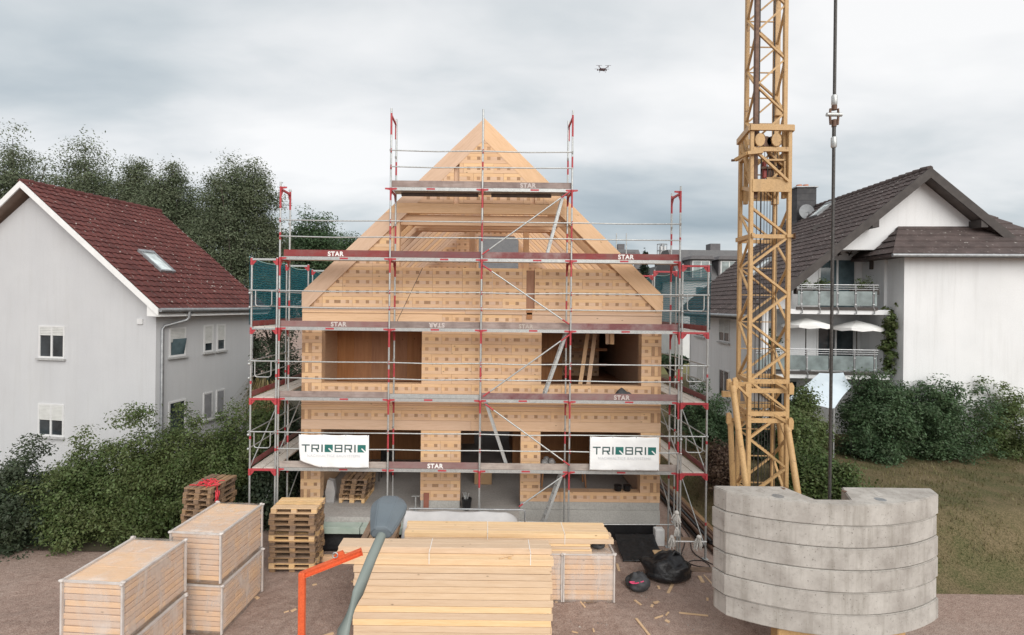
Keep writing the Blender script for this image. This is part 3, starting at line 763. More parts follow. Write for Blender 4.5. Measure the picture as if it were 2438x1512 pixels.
def window(root, T, w_, h_, shutter=0.0, panes=2, glass=None, sill=True, tilt=False, name='window', shm=None):
    """window in the plane T (x right, y up, z out of the wall); frame proud of the wall, pane behind it"""
    g = glass or M_glass
    def place(mb, nm, mat, par, first=False):
        o = bpy.data.objects.new(nm, mb.mesh(nm, mat)); COL.objects.link(o); o.parent = par
        if first: o.matrix_basis = T
        return o
    f = MB(); t_ = .07
    f.box(0, 0, -.06, w_, t_, .03); f.box(0, h_-t_, -.06, w_, h_, .03); f.box(0, t_, -.06, t_, h_-t_, .03); f.box(w_-t_, t_, -.06, w_, h_-t_, .03)
    for k in range(1, panes): x = w_*k/panes; f.box(x-.04, t_, -.06, x+.04, h_-t_, .027)
    fr = place(f, name, M_frame, root, True)
    for k in range(panes):
        p = MB(); a, b = w_*k/panes+(.04 if k else t_)+.003, w_*(k+1)/panes-(.04 if k < panes-1 else t_)-.003
        if tilt: p.add([(a, t_, .006), (b, t_, .006), (b, h_*.62, .12), (a, h_*.62, .12)], [(0, 1, 2, 3)])
        p.box(a, t_, -.05, b, h_-t_, .002); place(p, 'pane', g, fr)
    if shutter > 0:
        n = max(3, int(h_*shutter/.055))
        s = MB()
        for k in range(n): y1 = h_-k*h_*shutter/n; s.prism([(y1, .012), (y1-h_*shutter/n*.9, .034), (y1-h_*shutter/n*.92, .012)], 'x', .03, w_-.03)
        # prism 'x' gives (x, a, b): a = height, b = depth
        place(s, 'roller_shutter', shm or M_shutter, fr)
    if sill:
        s = MB(); s.box(-.06, -.07, -.02, w_+.06, -.004, .11); place(s, 'sill', M_sill, fr)
    return fr
# ------------------------------------------------------------------ left house
LRZ = math.atan2(.983, .184); LC = V((-12.27, 19.5, 0))
LH = thing('white_house', 'white rendered house with a red brown tiled roof, left of the scaffold', 'house', LC, LRZ)
LM = Matrix.Translation(LC) @ Matrix.Rotation(LRZ, 4, 'Z')
def lh_hit(px, py, p0, n): return LM.inverted() @ hit(px, py, LM @ V(p0), (LM.to_3x3() @ V(n)))
EV, RZ0, RG = -.5, 6.84, 5.6; RSL = (11.62-RZ0)/(RG-EV)
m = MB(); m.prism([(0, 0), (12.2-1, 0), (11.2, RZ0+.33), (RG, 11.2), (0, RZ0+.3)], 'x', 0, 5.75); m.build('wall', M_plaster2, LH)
m = MB()
for sgn, y0 in ((1, EV), (-1, 2*RG-EV)):
    m.prism([(y0, RZ0-.10), (y0, RZ0-.01), (RG, 11.62-.01), (RG, 11.62-.10)], 'x', -.42, 6.18)
m.build('roof_deck', noisy('roof_underside', (.30, .22, .18), (.36, .27, .22), 3), LH)
sl = math.hypot(RG-EV, 11.62-RZ0)
sk = [lh_hit(*p, (0, EV, RZ0), (0, -RSL, 1)) for p in ((336, 603), (404, 650))]
PL = planeM((6.2, EV-.02, RZ0+.01), (-1, 0, 0), (0, RG-EV, 11.62-RZ0))
# x along eave must run so that z points up/out
PL = planeM((-.42, EV-.02, RZ0+.01), (1, 0, 0), (0, RG-EV, 11.62-RZ0))
roof_tiles(LH, PL, 6.6, sl, .30, .34, M_tile_red)
PL2 = planeM((6.18, 2*RG-EV+.02, RZ0+.01), (-1, 0, 0), (0, -(RG-EV), 11.62-RZ0))
mfar = MB(); 
for k in range(22): mfar.box(0, k*.34, 0, 6.6, k*.34+.36, .03)
o = mfar.build('far_roof_slope', M_tile_red, LH); o.matrix_basis = PL2
m = MB()
for k in range(16): m.tube([(-.45+k*.415, RG, 11.62), (-.45+k*.415+.44, RG, 11.65)], [.12, .14], 8)
m.build('ridge_tiles', M_tile_red, LH, kind='stuff')
m = MB(); m.tube([(-.45, EV-.09, RZ0-.02), (6.2, EV-.09, RZ0-.03)], .075, 10); m.build('gutter', M_zinc, LH)
for x0, x1, nm in ((-.47, -.425, 'verge_board'), (6.185, 6.22, 'verge_board')):
    m = MB()
    for y0 in (EV, 2*RG-EV): m.prism([(y0, RZ0-.22), (y0, RZ0+.03), (RG, 11.62+.03), (RG, 11.62-.22)], 'x', x0, x1)
    m.build(nm, M_white_trim, LH)
m = MB(); y0 = EV
m.prism([(EV, RZ0-.22), (0.0, RZ0+EV*-RSL-.20), (0, RZ0-.24), (EV, RZ0-.26)], 'x', -.42, 6.15); m.build('eave_box', M_white_trim, LH)
m = MB(); m.tube([(.95, EV-.09, RZ0-.03), (.95, EV-.09, RZ0-.32), (.9, EV+.0, RZ0-.42), (.3, -.09, RZ0-.62), (.22, -.08, RZ0-.75), (.22, -.08, 0)], .055, 10)
m.build('downpipe', M_zinc, LH)
M_shut2 = noisy('grey_roller_shutter', (.20, .20, .21), (.25, .25, .26), 4, .6)
def lwin(s0, s1, z0, z1, **k): return window(LH, planeM((s0, 0, z0), (1, 0, 0), (0, 0, 1)), s1-s0, z1-z0, **k)
lwin(.62, 1.46, 5.0, 6.13, shutter=.5, panes=1, tilt=True, glass=M_glass_b); lwin(2.46, 3.02, 5.03, 6.17, shutter=.68, panes=1); lwin(3.24, 3.78, 5.03, 6.17, shutter=.6, panes=1)
lwin(.62, 1.5, 1.9, 3.3, panes=1, sill=False); lwin(2.46, 3.02, 2.2, 3.34, shutter=.97, panes=1, shm=M_shut2); lwin(3.24, 3.78, 2.2, 3.34, shutter=.85, panes=1, shm=M_shut2)
# near gable: one window lies beyond the frame of the photo, a vent box near the eave
window(LH, planeM((0, 5.2, 4.9), (0, -1, 0), (0, 0, 1)), 1.2, 1.25, shutter=.3); window(LH, planeM((0, 5.2, 1.9), (0, -1, 0), (0, 0, 1)), 1.2, 1.25, shutter=.5)
m = MB(); m.box(-.05, .55, 6.28, -.001, .78, 6.48); m.build('vent_cover', M_frame, LH)
# roof window
a, b = sk; W_, y0, y1 = .78, a, b
def on(x, y):                                        # roof window frame in plane coordinates
    pass
PI_ = PL.inverted(); A, B = PI_ @ a, PI_ @ b
rx0, rx1 = min(A.x, B.x), max(A.x, B.x); ry0, ry1 = min(A.y, B.y), max(A.y, B.y)
cxm, cym = (rx0+rx1)/2, (ry0+ry1)/2; rw_, rh_ = .78, 1.4
m = MB(); x0, x1, y0, y1 = cxm-rw_/2, cxm+rw_/2, cym-rh_/2, cym+rh_/2
m.box(x0, y0, 0, x1, y0+.09, .13); m.box(x0, y1-.16, 0, x1, y1, .14); m.box(x0, y0+.09, 0, x0+.09, y1-.16, .13); m.box(x1-.09, y0+.09, 0, x1, y1-.16, .13)
rwn = m.build('roof_window', M_zinc, LH); rwn.matrix_basis = PL
g = MB(); g.box(x0+.093, y0+.093, .02, x1-.093, y1-.163, .10); g.build('pane', glass_mat('sky_lit_glass', (.36, .40, .40), .04), rwn)
# ------------------------------------------------------------------ right house
RRZ = R(-4.0); RC = V((11.66, 22.6, 0))
RH = thing('gabled_house', 'white gabled house with a dark brown tiled roof and two glass balconies', 'house', RC, RRZ)
RM = Matrix.Translation(RC) @ Matrix.Rotation(RRZ, 4, 'Z'); RMI = RM.inverted()
def rh(px, py, y=0.0): return RMI @ hit(px, py, RM @ V((0, y, 0)), RM.to_3x3() @ V((0, 1, 0)))
EX, EZ, RX, RZr = -.7, 6.82, 6.3, 12.87; S2 = (RZr-EZ)/(RX-EX)
def zr(x): return EZ+S2*(x-EX)-.26
LEN = 10.0
lx1 = 4.95; gz = 9.63
m = MB()
m.prism([(0, 0), (.28, 0), (.28, zr(.28)), (0, zr(0))], 'y', .02, LEN)                                    # left eave wall
xL = (gz-zr(0))/S2; m.prism([(xL, gz+.002), (2*RX-xL, gz+.002), (RX, zr(RX))], 'y', .0, .3)         # gable triangle
m.prism([(0, 4.6), (0, zr(0)), (1.25, zr(1.25)), (1.25, 4.6)], 'y', 0.002, .28) if False else None
m.prism([(0, 7.1), (1.2, 7.1), (1.2, zr(1.2)), (0, zr(0))], 'y', .003, .28)
m.prism([(lx1, 0), (12.6, 0), (12.6, zr(0)), (2*RX-xL, gz), (lx1, gz)], 'y', 0.004, .3)
m.prism([(.28, 0), (lx1, 0), (lx1, zr(lx1)), (.28, zr(.28))], 'y', 1.5, 1.7)                                # back of the loggias
m.box(12.3, .3, 0, 12.6, LEN, zr(0)); m.prism([(0, 0), (12.6, 0), (12.6, zr(0)), (RX, zr(RX)), (0, zr(0))], 'y', LEN-.3, LEN)
m.build('wall', M_plaster, RH)
m = MB(); m.box(lx1, .3, 0, lx1+.2, 1.5, gz); m.build('loggia_side_wall', M_plaster, RH)
m = MB(); m.box(.285, .3, gz-.0, lx1, 1.5, gz+.15); m.build('loggia_ceiling', M_plaster2, RH) if False else None
for z, xa in ((7.1, .95), (4.42, .1)):
    m = MB(); m.box(xa, -.45, z-.2, lx1-.03, 1.49, z); m.build('balcony_slab', M_plaster, RH)
m = MB(); m.box(-.0, -1.0, 1.2, lx1, 1.49, 1.4); m.build('terrace_slab', M_sill, RH)
# wing at the right with a hipped roof
m = MB(); m.box(lx1+.12, -1.0, 0, 10.9, .0, 9.3); m.build('wing_wall', M_plaster, RH)
m = MB(); hx0, hx1, hy0, hz = 4.3, 11.5, -1.5, 9.32
m.add([(hx0, hy0, hz), (hx1, hy0, hz), (hx1, 1.2, hz), (hx0, 1.2, hz), (hx0+1.9, .9, hz+2.0), (hx1-1.9, .9, hz+2.0), (hx0, hy0, hz-.1), (hx1, hy0, hz-.1), (hx1, 1.2, hz-.1), (hx0, 1.2, hz-.1)],
      [(0, 1, 5, 4), (1, 2, 5), (2, 3, 4, 5), (3, 0, 4), (6, 7, 1, 0), (9, 8, 7, 6), (7, 8, 2, 1), (8, 9, 3, 2), (9, 6, 0, 3)])
m.build('wing_roof', M_tile_brown, RH)
m = MB()
for k in range(7):
    f0, f1 = k/7, (k+1)/7
    m.add([(hx0+1.9*f0-.03, hy0+2.4*f0-.03, hz+2*f0+.05), (hx1-1.9*f0, hy0+2.4*f0-.03, hz+2*f0+.05), (hx1-1.9*f1, hy0+2.4*f1, hz+2*f1+.015), (hx0+1.9*f1, hy0+2.4*f1, hz+2*f1+.015), (hx0+1.9*f0-.03, hy0+2.4*f0-.03, hz+2*f0+.0), (hx1-1.9*f0, hy0+2.4*f0-.03, hz+2*f0)], [(0, 1, 2, 3), (4, 5, 1, 0)])
    m.add([(hx0+1.9*f0-.03, hy0+2.4*f0, hz+2*f0+.05), (hx0+1.9*f1, hy0+2.4*f1, hz+2*f1+.015), (hx0+1.9*f1, 1.2, hz+2*f1+.015), (hx0+1.9*f0-.03, 1.2, hz+2*f0+.05)], [(0, 1, 2, 3)])
m.build('wing_tile_courses', M_tile_brown, RH, kind='stuff')
m = MB(); m.tube([(hx0-.06, hy0-.06, hz-.06), (hx1, hy0-.06, hz-.06)], .07, 8); m.build('gutter', M_zinc, RH)
# main roof
GY = -.6
m = MB()
m.prism([(EX, EZ-.22), (EX, EZ-.01), (RX, RZr-.01), (RX, RZr-.22)], 'y', GY+.02, LEN+.4)
m.prism([(2*RX-EX, EZ-.22), (2*RX-EX, EZ-.01), (RX, RZr-.01), (RX, RZr-.22)], 'y', GY+.02, LEN+.4); m.build('roof_deck', noisy('dark_soffit', (.10, .085, .08), (.14, .12, .11), 3), RH)
sl2 = math.hypot(RX-EX, RZr-EZ)
PR = planeM((EX-.02, LEN+.4, EZ), (0, -1, 0), (RX-EX, 0, RZr-EZ)); PRI = PR.inverted()
roof_tiles(RH, PR, LEN+1.0, sl2, .32, .36, M_tile_brown)
PR2 = planeM((2*RX-EX+.02, GY, EZ), (0, 1, 0), (-(RX-EX), 0, RZr-EZ)); mf = MB()
for k in range(26): mf.box(0, k*.36, 0, LEN+1, k*.36+.38, .03)
o = mf.build('far_roof_slope', M_tile_brown, RH); o.matrix_basis = PR2
m = MB()
for k in range(26): m.tube([(RX, GY+k*.42, RZr+.02), (RX, GY+k*.42+.45, RZr+.05)], [.12, .14], 8)
m.build('ridge_tiles', M_tile_brown, RH, kind='stuff')
M_barge = noisy('dark_barge_board', (.045, .038, .036), (.075, .065, .06), 3, .7)
m = MB()
for s in (0, 1):
    f = (lambda x: x) if not s else (lambda x: 2*RX-x)
    m.prism([(f(EX), EZ-.36), (f(EX), EZ+.06), (f(RX), RZr+.06), (f(RX), RZr-.36)], 'y', GY-.05, GY)
m.build('barge_board', M_barge, RH)
for x in (4.2, 8.4): zq = zr(x) if x < RX else zr(2*RX-x); m = MB(); m.box(x-.13, GY-.02, zq-.3, x+.13, .02, zq+.02); m.build('purlin_end', M_barge, RH)
m = MB(); m.tube([(EX-.08, GY, EZ-.05), (EX-.08, LEN+.4, EZ-.06)], .075, 10); m.build('gutter', M_zinc, RH)
def lww(px0, px1, py0, py1, **k):
    n = RM.to_3x3() @ V((1, 0, 0)); a = RMI @ hit(px1, py0, RM @ V((0, 0, 0)), n); b = RMI @ hit(px0, py1, RM @ V((0, 0, 0)), n)
    y0, y1 = min(a.y, b.y), max(a.y, b.y); z0, z1 = b.z, a.z
    return window(RH, planeM((0, y1, z0), (0, -1, 0), (0, 0, 1)), y1-y0, z1-z0, **k)
lww(1712, 1738, 757, 812, shutter=.62); lww(1712, 1737, 884, 942, panes=2, glass=M_glass); lww(1657, 1679, 755, 800, shutter=.9, panes=1); lww(1660, 1680, 868, 925, shutter=.95, panes=1)
# loggia glass doors
def bw_(px0, px1, py0, py1, **k):
    a, b = rh(px0, py1, 1.5), rh(px1, py0, 1.5)
    return window(RH, planeM((a.x, 1.5, a.z), (1, 0, 0), (0, 0, 1)), b.x-a.x, b.z-a.z, sill=False, **k)
bw_(1948, 2038, 616, 742, panes=2, glass=M_glass_b); bw_(1943, 2035, 778, 890, panes=2); bw_(1825, 1900, 905, 1010, panes=2)
m = MB(); q = rh(2061, 632, 1.4); m.box(lx1-.12, .7, q.z-.22, lx1-.002, .8, q.z+.22); m.build('wall_lamp', M_barge, RH)
bird = [(-.16, .02), (-.05, .05), (0, .0), (.10, .09), (.06, .0), (.16, -.03), (.04, -.05), (-.02, -.12), (-.03, -.03)]
for px, py in ((1996, 604), (2022, 603)):
    q = rh(px, py, 1.49); m = MB(); m.prism([(q.x+a*1.1, q.z+b*1.1) for a, b in bird], 'y', 1.47, 1.498); m.build('bird_ornament', M_barge, RH)
# balcony railings
M_pane = glass_mat('frosted_balcony_glass', (.115, .14, .14), .25); M_stain = noisy('stainless_steel', (.42, .43, .44), (.54, .55, .56), 20, .32, .6)
def railing(x0, x1, z, posts, y=-.5):
    ra = MB()
    for h, r in ((1.02, .024), (.93, .012), (.84, .012)): ra.tube([(x0, y, z+h), (x1, y, z+h)], r, 8)
    ra.tube([(x1, y, z+1.02), (x1, .0, z+1.02)], .022, 8); ra.tube([(x0, y, z+1.02), (x0, .0, z+1.02)], .022, 8); ra.build('hand_rail', M_stain, RH)
    for x in posts:
        p = MB(); p.tube([(x, y, z+1.02), (x, y, z+.1), (x+.05, y, z+.02), (x+.05, y, z-.16), (x-.02, y+.05, z-.17)], .02, 8); p.box(x-.035, y-.03, z+.66, x+.035, y-.005, z+.70); p.box(x-.035, y-.03, z+.2, x+.035, y-.005, z+.24); p.build('rail_post', M_stain, RH)
    xs = [x0]+list(posts)+[x1]
    for a, b in zip(xs[:-1], xs[1:]):
        if b-a < .12: continue
        g = MB(); g.box(a+.05, y+.005, z+.16, b-.04, y+.02, z+.76); g.build('glass_panel', M_pane, RH)
    t = MB(); t.box(x0, y, z-.02, x1, y+.05, z+.1); t.build('edge_trim', M_barge, RH)
up = [rh(px, 700, -.5).x for px in (1908, 1950, 1994, 2037, 2080)]; railing(rh(1897, 700, -.5).x, rh(2091, 700, -.5).x, 7.1, up)
lo_ = [rh(px, 850, -.5).x for px in (1822, 1872, 1921, 1975, 2034, 2082)]; railing(rh(1800, 850, -.5).x, rh(2090, 850, -.5).x, 4.42, lo_)
# chimney
ca, cb_ = PRI @ RMI @ hit(1893, 535, RM @ V((EX, 0, EZ)), RM.to_3x3() @ V((-S2, 0, 1))), None
base_ = PR @ V((ca.x, ca.y, 0)); zt = 11.95
d_ = (RM @ base_).y; wch = 45/FOC*d_; ztop = CAM_Z+(725-448+9)/FOC*(d_+.3)
cx0 = base_.x+.05; m = MB()
nb = 9
for k in range(nb):
    za, zb2 = base_.z-1.2+(ztop-.08-base_.z+1.2)*k/nb, base_.z-1.2+(ztop-.08-base_.z+1.2)*(k+1)/nb
    m.box(cx0, base_.y-.1, za+.006, cx0+wch*.98, base_.y+.75, zb2-.006); m.box(cx0+.012, base_.y-.088, zb2-.006, cx0+wch*.98-.012, base_.y+.738, zb2+.006)
ch = m.build('chimney', noisy('slate_cladding', (.045, .045, .05), (.075, .073, .075), 5, .7, vary=.2, island=True), RH)
m = MB(); m.bbox(cx0-.07, base_.y-.17, ztop-.075, cx0+wch+.06, base_.y+.82, ztop, .01); m.build('chimney_cap', M_zinc, ch)
m = MB()
for k in (0, 1): m.tube([(cx0+.3+.36*k, base_.y+.3, ztop), (cx0+.3+.36*k, base_.y+.3, ztop+.16)], [.16, .15], 12)
m.build('clay_flue', noisy('terracotta', (.42, .17, .10), (.52, .24, .15), 6, .8), ch)
# satellite dish
q = rh(1921, 504, base_.y-.6); m = MB(); vs = []; fs = []; nr, na = 5, 20; r0 = .42
ax = (RMI.to_3x3() @ V((-.25, -1, .25))).normalized(); ux = ax.cross(V((0, 0, 1))).normalized(); uy_ = ux.cross(ax)
vs.append(tuple(q-ax*.07))
for i in range(1, nr+1):
    for j in range(na):
        r = r0*i/nr; a = 2*math.pi*j/na; vs.append(tuple(q-ax*.07*(1-(i/nr)**2)+ux*r*.92*math.cos(a)+uy_*r*1.06*math.sin(a)))
for j in range(na): fs.append((0, 1+j, 1+(j+1) % na))
for i in range(nr-1):
    for j in range(na): fs.append((1+i*na+j, 1+(i+1)*na+j, 1+(i+1)*na+(j+1) % na, 1+i*na+(j+1) % na))
m.add(vs, fs, 0, True); m.tube([q-ax*.05, q-ax*.25, q-ax*.25+V((.1, 0, -.75))], .03, 8); m.tube([q-uy_*.42, q+ax*.35-uy_*.2], .016, 6); m.box(q.x+ax.x*.35-.05, q.y+ax.y*.35-.05, q.z-.14, q.x+ax.x*.35+.05, q.y+ax.y*.35+.05, q.z-.04)
tag(m.build('satellite_dish', noisy('grey_dish_metal', (.36, .37, .38), (.46, .47, .48), 4, .5), RH), None, None) if False else m.build('satellite_dish', noisy('grey_dish_metal', (.22, .23, .24), (.28, .29, .30), 4, .5), RH)
# roof window on the brown roof and one behind the mast
def roof_win(px, py, w_, h_):
    p = PRI @ RMI @ hit(px, py, RM @ V((EX, 0, EZ)), RM.to_3x3() @ V((-S2, 0, 1)))
    m = MB(); x0, x1, y0, y1 = p.x-w_/2, p.x+w_/2, p.y-h_/2, p.y+h_/2
    m.box(x0, y0, 0, x1, y0+.09, .14); m.box(x0, y1-.14, 0, x1, y1, .15); m.box(x0, y0+.09, 0, x0+.09, y1-.14, .14); m.box(x1-.09, y0+.09, 0, x1, y1-.14, .14)
    f = m.build('roof_window', M_zinc, RH); f.matrix_basis = PR; g = MB(); g.box(x0+.093, y0+.093, .02, x1-.093, y1-.143, .11); g.build('pane', MATS['sky_lit_glass'], f)
roof_win(1960, 502, .8, 1.2); roof_win(1812, 640, .8, 1.5)
p = PRI @ RMI @ hit(1942, 547, RM @ V((EX, 0, EZ)), RM.to_3x3() @ V((-S2, 0, 1)))
m = MB(); m.prism([(p.x-.16, .0), (p.x+.16, 0), (p.x, .16)], 'y', p.y-.12, p.y+.25); o = m.build('roof_vent', M_barge, RH); o.matrix_basis = PR
# parasols and shade sail
M_cloth = noisy('white_parasol_cloth', (.80, .80, .78), (.88, .88, .87), 2, .8)
def parasol(px, py, pr, label, yl):
    apex = RM @ rh(px, py, yl); d = apex.y; r = pr/FOC*d; zs = 4.42
    o = thing('parasol', label, 'parasol', (apex.x, apex.y, zs), group='white parasols on the lower balcony')
    h = apex.z-zs; m = MB(); n = 8; vs = [(0, 0, h)]; fs = []
    for ring, (rr, dz) in enumerate(((.5, -.12), (1, -.28), (1.01, -.42))):
        for j in range(n*2):
            a = 2*math.pi*j/(n*2); k = 1 if j % 2 == 0 else .935; z = h+dz*r*1.05
            if ring == 2 and j % 2 == 0: z += .05
            vs.append((rr*r*k*math.cos(a), rr*r*k*math.sin(a), z))
    k = n*2
    for j in range(k): fs.append((0, 1+j, 1+(j+1) % k))
    for g in range(2):
        for j in range(k): fs.append((1+g*k+j, 1+(g+1)*k+j, 1+(g+1)*k+(j+1) % k, 1+g*k+(j+1) % k))
    m.add(vs, fs); m.build('canopy', M_cloth, o)
    m = MB(); m.tube([(0, 0, .05), (0, 0, h-.02)], .022, 8); m.build('pole', M_barge, o)
    m = MB()
    for j in range(n): a = 2*math.pi*j/n; m.bar((0, 0, h-.03), (r*.97*math.cos(a), r*.97*math.sin(a), h-.31*r), .012, .012)
    m.build('rib', M_barge, o, kind='stuff'); m = MB(); m.tube([(0, 0, 0), (0, 0, .06)], .2, 14); m.build('foot', M_sill, o)
parasol(1919, 757, 55, 'left white parasol open on the lower balcony', .35); parasol(2040, 763, 56, 'right white parasol open on the lower balcony beside the climbing plant', .45)
pts = [(1872, 952, 20.0), (1951, 888, 21.4), (2008, 887, 21.4), (2028, 920, 20.4), (1985, 975, 19.3)]
c = [at(*p) for p in pts]; so = thing('shade_sail', 'pale blue shade sail stretched above the hedge below the lower balcony', 'shade sail', c[0])
m = W(); ctr = sum(c, V())/5+V((0, 0, .12)); vs = []; fs = []; n = 5
def edge(a, b, t): q = a.lerp(b, t); return q.lerp(ctr, .05*math.sin(math.pi*t))
ringo = [edge(c[i], c[(i+1) % n], t/6) for i in range(n) for t in range(6)]
for s_ in (1, .75, .5, .25): vs += [ctr.lerp(q, s_) for q in ringo]
k = len(ringo)
for g in range(3):
    for j in range(k): fs.append((g*k+j, g*k+(j+1) % k, (g+1)*k+(j+1) % k, (g+1)*k+j))
vs.append(ctr); fs += [(3*k+j, 3*k+(j+1) % k, 4*k) for j in range(k)]
m.add(vs, fs, 0, True); m.build('canopy', noisy('pale_blue_sail_cloth', (.52, .60, .66), (.60, .67, .72), 2, .8), so)
m = W()
for q in (c[0], c[3], c[4]): m.tube([(q.x, q.y, 0), (q.x, q.y, q.z+.05)], .03, 8)
m.build('post', M_stain, so)
# ================================================================== trees, shrubs
def leaf_mat(name, c1, c2, trans=.32, hue=.02, val=.35):
    m = bpy.data.materials.new(name); m.use_nodes = True; t = m.node_tree; t.nodes.clear()
    out = t.nodes.new('ShaderNodeOutputMaterial'); d = t.nodes.new('ShaderNodeBsdfPrincipled'); tr = t.nodes.new('ShaderNodeBsdfTranslucent'); mxs = t.nodes.new('ShaderNodeMixShader')
    d.inputs['Roughness'].default_value = .55; d.inputs['Specular IOR Level'].default_value = .35
    g = t.nodes.new('ShaderNodeNewGeometry')
    n = noise_n(t, g.outputs['Position'], .9, 3)
    c = ramp(t, n, [(.35, c1), (.65, c2)])
    c = hsv(t, c, hue=objrand(t, .5-hue, .5+hue, True), val=objrand(t, 1-val, 1+val, True))
    t.links.new(c, d.inputs['Base Color']); t.links.new(hsv(t, c, val=1.3), tr.inputs[0]); mxs.inputs[0].default_value = trans
    t.links.new(d.outputs[0], mxs.inputs[1]); t.links.new(tr.outputs[0], mxs.inputs[2]); t.links.new(mxs.outputs[0], out.inputs[0]); return m
M_bark = noisy('dark_bark', (.05, .04, .032), (.10, .085, .07), 5, .9, bumpd=.02, fine=30)
L_grey = leaf_mat('olive_leaf', (.105, .130, .075), (.145, .168, .10)); L_green = leaf_mat('deep_green_leaf', (.052, .09, .042), (.082, .132, .06))
L_bush = leaf_mat('mid_green_leaf', (.075, .108, .034), (.12, .15, .055)); L_light = leaf_mat('light_green_leaf', (.065, .10, .030), (.11, .145, .05))
L_dark = leaf_mat('dark_leaf', (.034, .052, .030), (.062, .08, .044)); L_dry = leaf_mat('dry_grass_blade', (.20, .15, .07), (.30, .24, .11)); L_con = leaf_mat('conifer_needle', (.014, .030, .018), (.026, .048, .028))  # L_dark is a darker leaf green for some shrubs and trees
L_brown = leaf_mat('dry_brown_twig', (.085, .052, .036), (.13, .085, .06))
def leaves(name, pts, size, mat, parent, rg, aspect=.55, droop=.0, loc=None):
    """leaf quads; pts may carry a facing direction in columns 3-5 (leaves turn outwards and up, as they do towards light)"""
    pts = np.asarray(pts); n = len(pts); nm = rg.normal(size=(n, 3))*.75
    if pts.shape[1] == 6: nm += pts[:, 3:]; pts = pts[:, :3]
    nm /= np.linalg.norm(nm, axis=1)[:, None]
    a = rg.normal(size=(n, 3)); a[:, 2] -= droop; a -= (a*nm).sum(1)[:, None]*nm; a /= np.linalg.norm(a, axis=1)[:, None]
    b = np.cross(nm, a)
    s = size*(.6+.8*rg.random(n))[:, None]
    p = np.asarray(pts); v = np.empty((n, 4, 3))
    v[:, 0] = p-a*s*.5; v[:, 1] = p+b*s*aspect*.5; v[:, 2] = p+a*s*.5; v[:, 3] = p-b*s*aspect*.5
    if loc is not None: v -= np.array(loc)
    me = bpy.data.meshes.new(name); me.vertices.add(4*n); me.vertices.foreach_set('co', v.ravel())
    me.loops.add(4*n); me.loops.foreach_set('vertex_index', np.arange(4*n, dtype=np.int32)); me.polygons.add(n)
    me.polygons.foreach_set('loop_start', np.arange(0, 4*n, 4, dtype=np.int32)); me.materials.append(mat); me.update(calc_edges=True)
    o = bpy.data.objects.new(name, me); COL.objects.link(o); o.parent = parent; return o
def crown_pts(rg, c, r, n_cl, per, cr, lump=.3, taper=0.0, fill=2.4, seed=0, base=-1.0):
    out = []; cs = []
    c = np.array(c); r = np.array(r)
    for _ in range(n_cl):
        d = rg.normal(size=3); d /= np.linalg.norm(d)
        if d[2] < base: d[2] = -d[2]*.5
        rad = rg.random()**(1/fill)
        k = 1+lump*mnoise.noise((d[0]*1.7+seed, d[1]*1.7, d[2]*1.7+seed))*1.6
        q = d*rad*k
        if taper: q[:2] *= 1-taper*max(0, q[2])
        cc = c+q*r; cs.append(cc); m_ = int(per*(.5+rg.random()))
        off = np.clip(rg.normal(size=(m_, 3)), -1.45, 1.45)
        dirn = off/np.maximum(.3, np.linalg.norm(off, axis=1))[:, None]*.9+np.array([0, 0, .75])+d*.35
        out.append(np.concatenate([cc+off*np.array([cr, cr, cr*.7])*(.6+.7*rg.random()), dirn], 1))
    return np.concatenate(out), cs
def tree(name, label, cat, x, y, zc, r, n_cl, per, cr, leaf, mat, seed, group=None, taper=.3, trunk_r=.22, lump=.35, droop=.0, aspect=.5, extra=(), z0=0, fill=2.4, limbs=34):
    rg = np.random.default_rng(seed); o = thing(name, label, cat, (x, y, z0), group=group)
    p, cs = crown_pts(rg, (x, y, zc), r, n_cl, per, cr, lump, taper, fill, seed)
    for ex in extra:
        q, c2 = crown_pts(rg, ex[0], ex[1], ex[2], per, cr, lump, taper, fill, seed+1); p = np.concatenate([p, q]); cs += c2[:4]
    leaves('crown', p, leaf, mat, o, rg, aspect, droop, (x, y, z0))
    t = MB(); zt = zc-z0+r[2]*.5
    t.tube([(0, 0, -.05), (.05, .02, zt*.35), (-.04, .05, zt*.7), (.02, 0, zt)], [trunk_r, trunk_r*.8, trunk_r*.5, trunk_r*.12], 8)
    for i in range(min(limbs, len(cs))):
        q = V(cs[i*max(1, len(cs)//limbs)])-V((x, y, z0)); s_ = V((0, 0, min(max(q.z*.55, zt*.15), zt*.8)))
        t.tube([s_, s_.lerp(q, .5)+V((0, 0, .1*r[2])), q], [trunk_r*.30, trunk_r*.17, trunk_r*.06], 5)
    t.build('trunk', M_bark, o); return o
def px_tree(px, d, ytop, ybot, wpx, depth=None):
    a, b = at(px, ytop, d), at(px, ybot, d); w_ = wpx/FOC*d/2
    return a.x, d, (a.z+b.z)/2, (w_, depth or w_, (a.z-b.z)/2)
TG = 'tall trees behind the red roofed house'
def lobes(d, *ls): return tuple(((at(px, py, d).x, d+dd, at(px, py, d).z), (rx/FOC*d, rx/FOC*d, ry/FOC*d), n) for px, py, rx, ry, n, dd in ls)
x, y, z, r = px_tree(560, 32, 376, 700, 120); tree('deciduous_tree', 'tallest grey green tree right behind the red tiled roof', 'tree', x, y, z, r, 330, 90, .38, .135, L_grey, 21, TG, .45, .3, .45, .5, .42, lobes(32, (508, 500, 42, 95, 120, .5), (610, 470, 40, 85, 130, -.3), (628, 590, 42, 85, 140, .4), (500, 610, 45, 90, 130, -.5), (560, 680, 90, 80, 150, 0)))
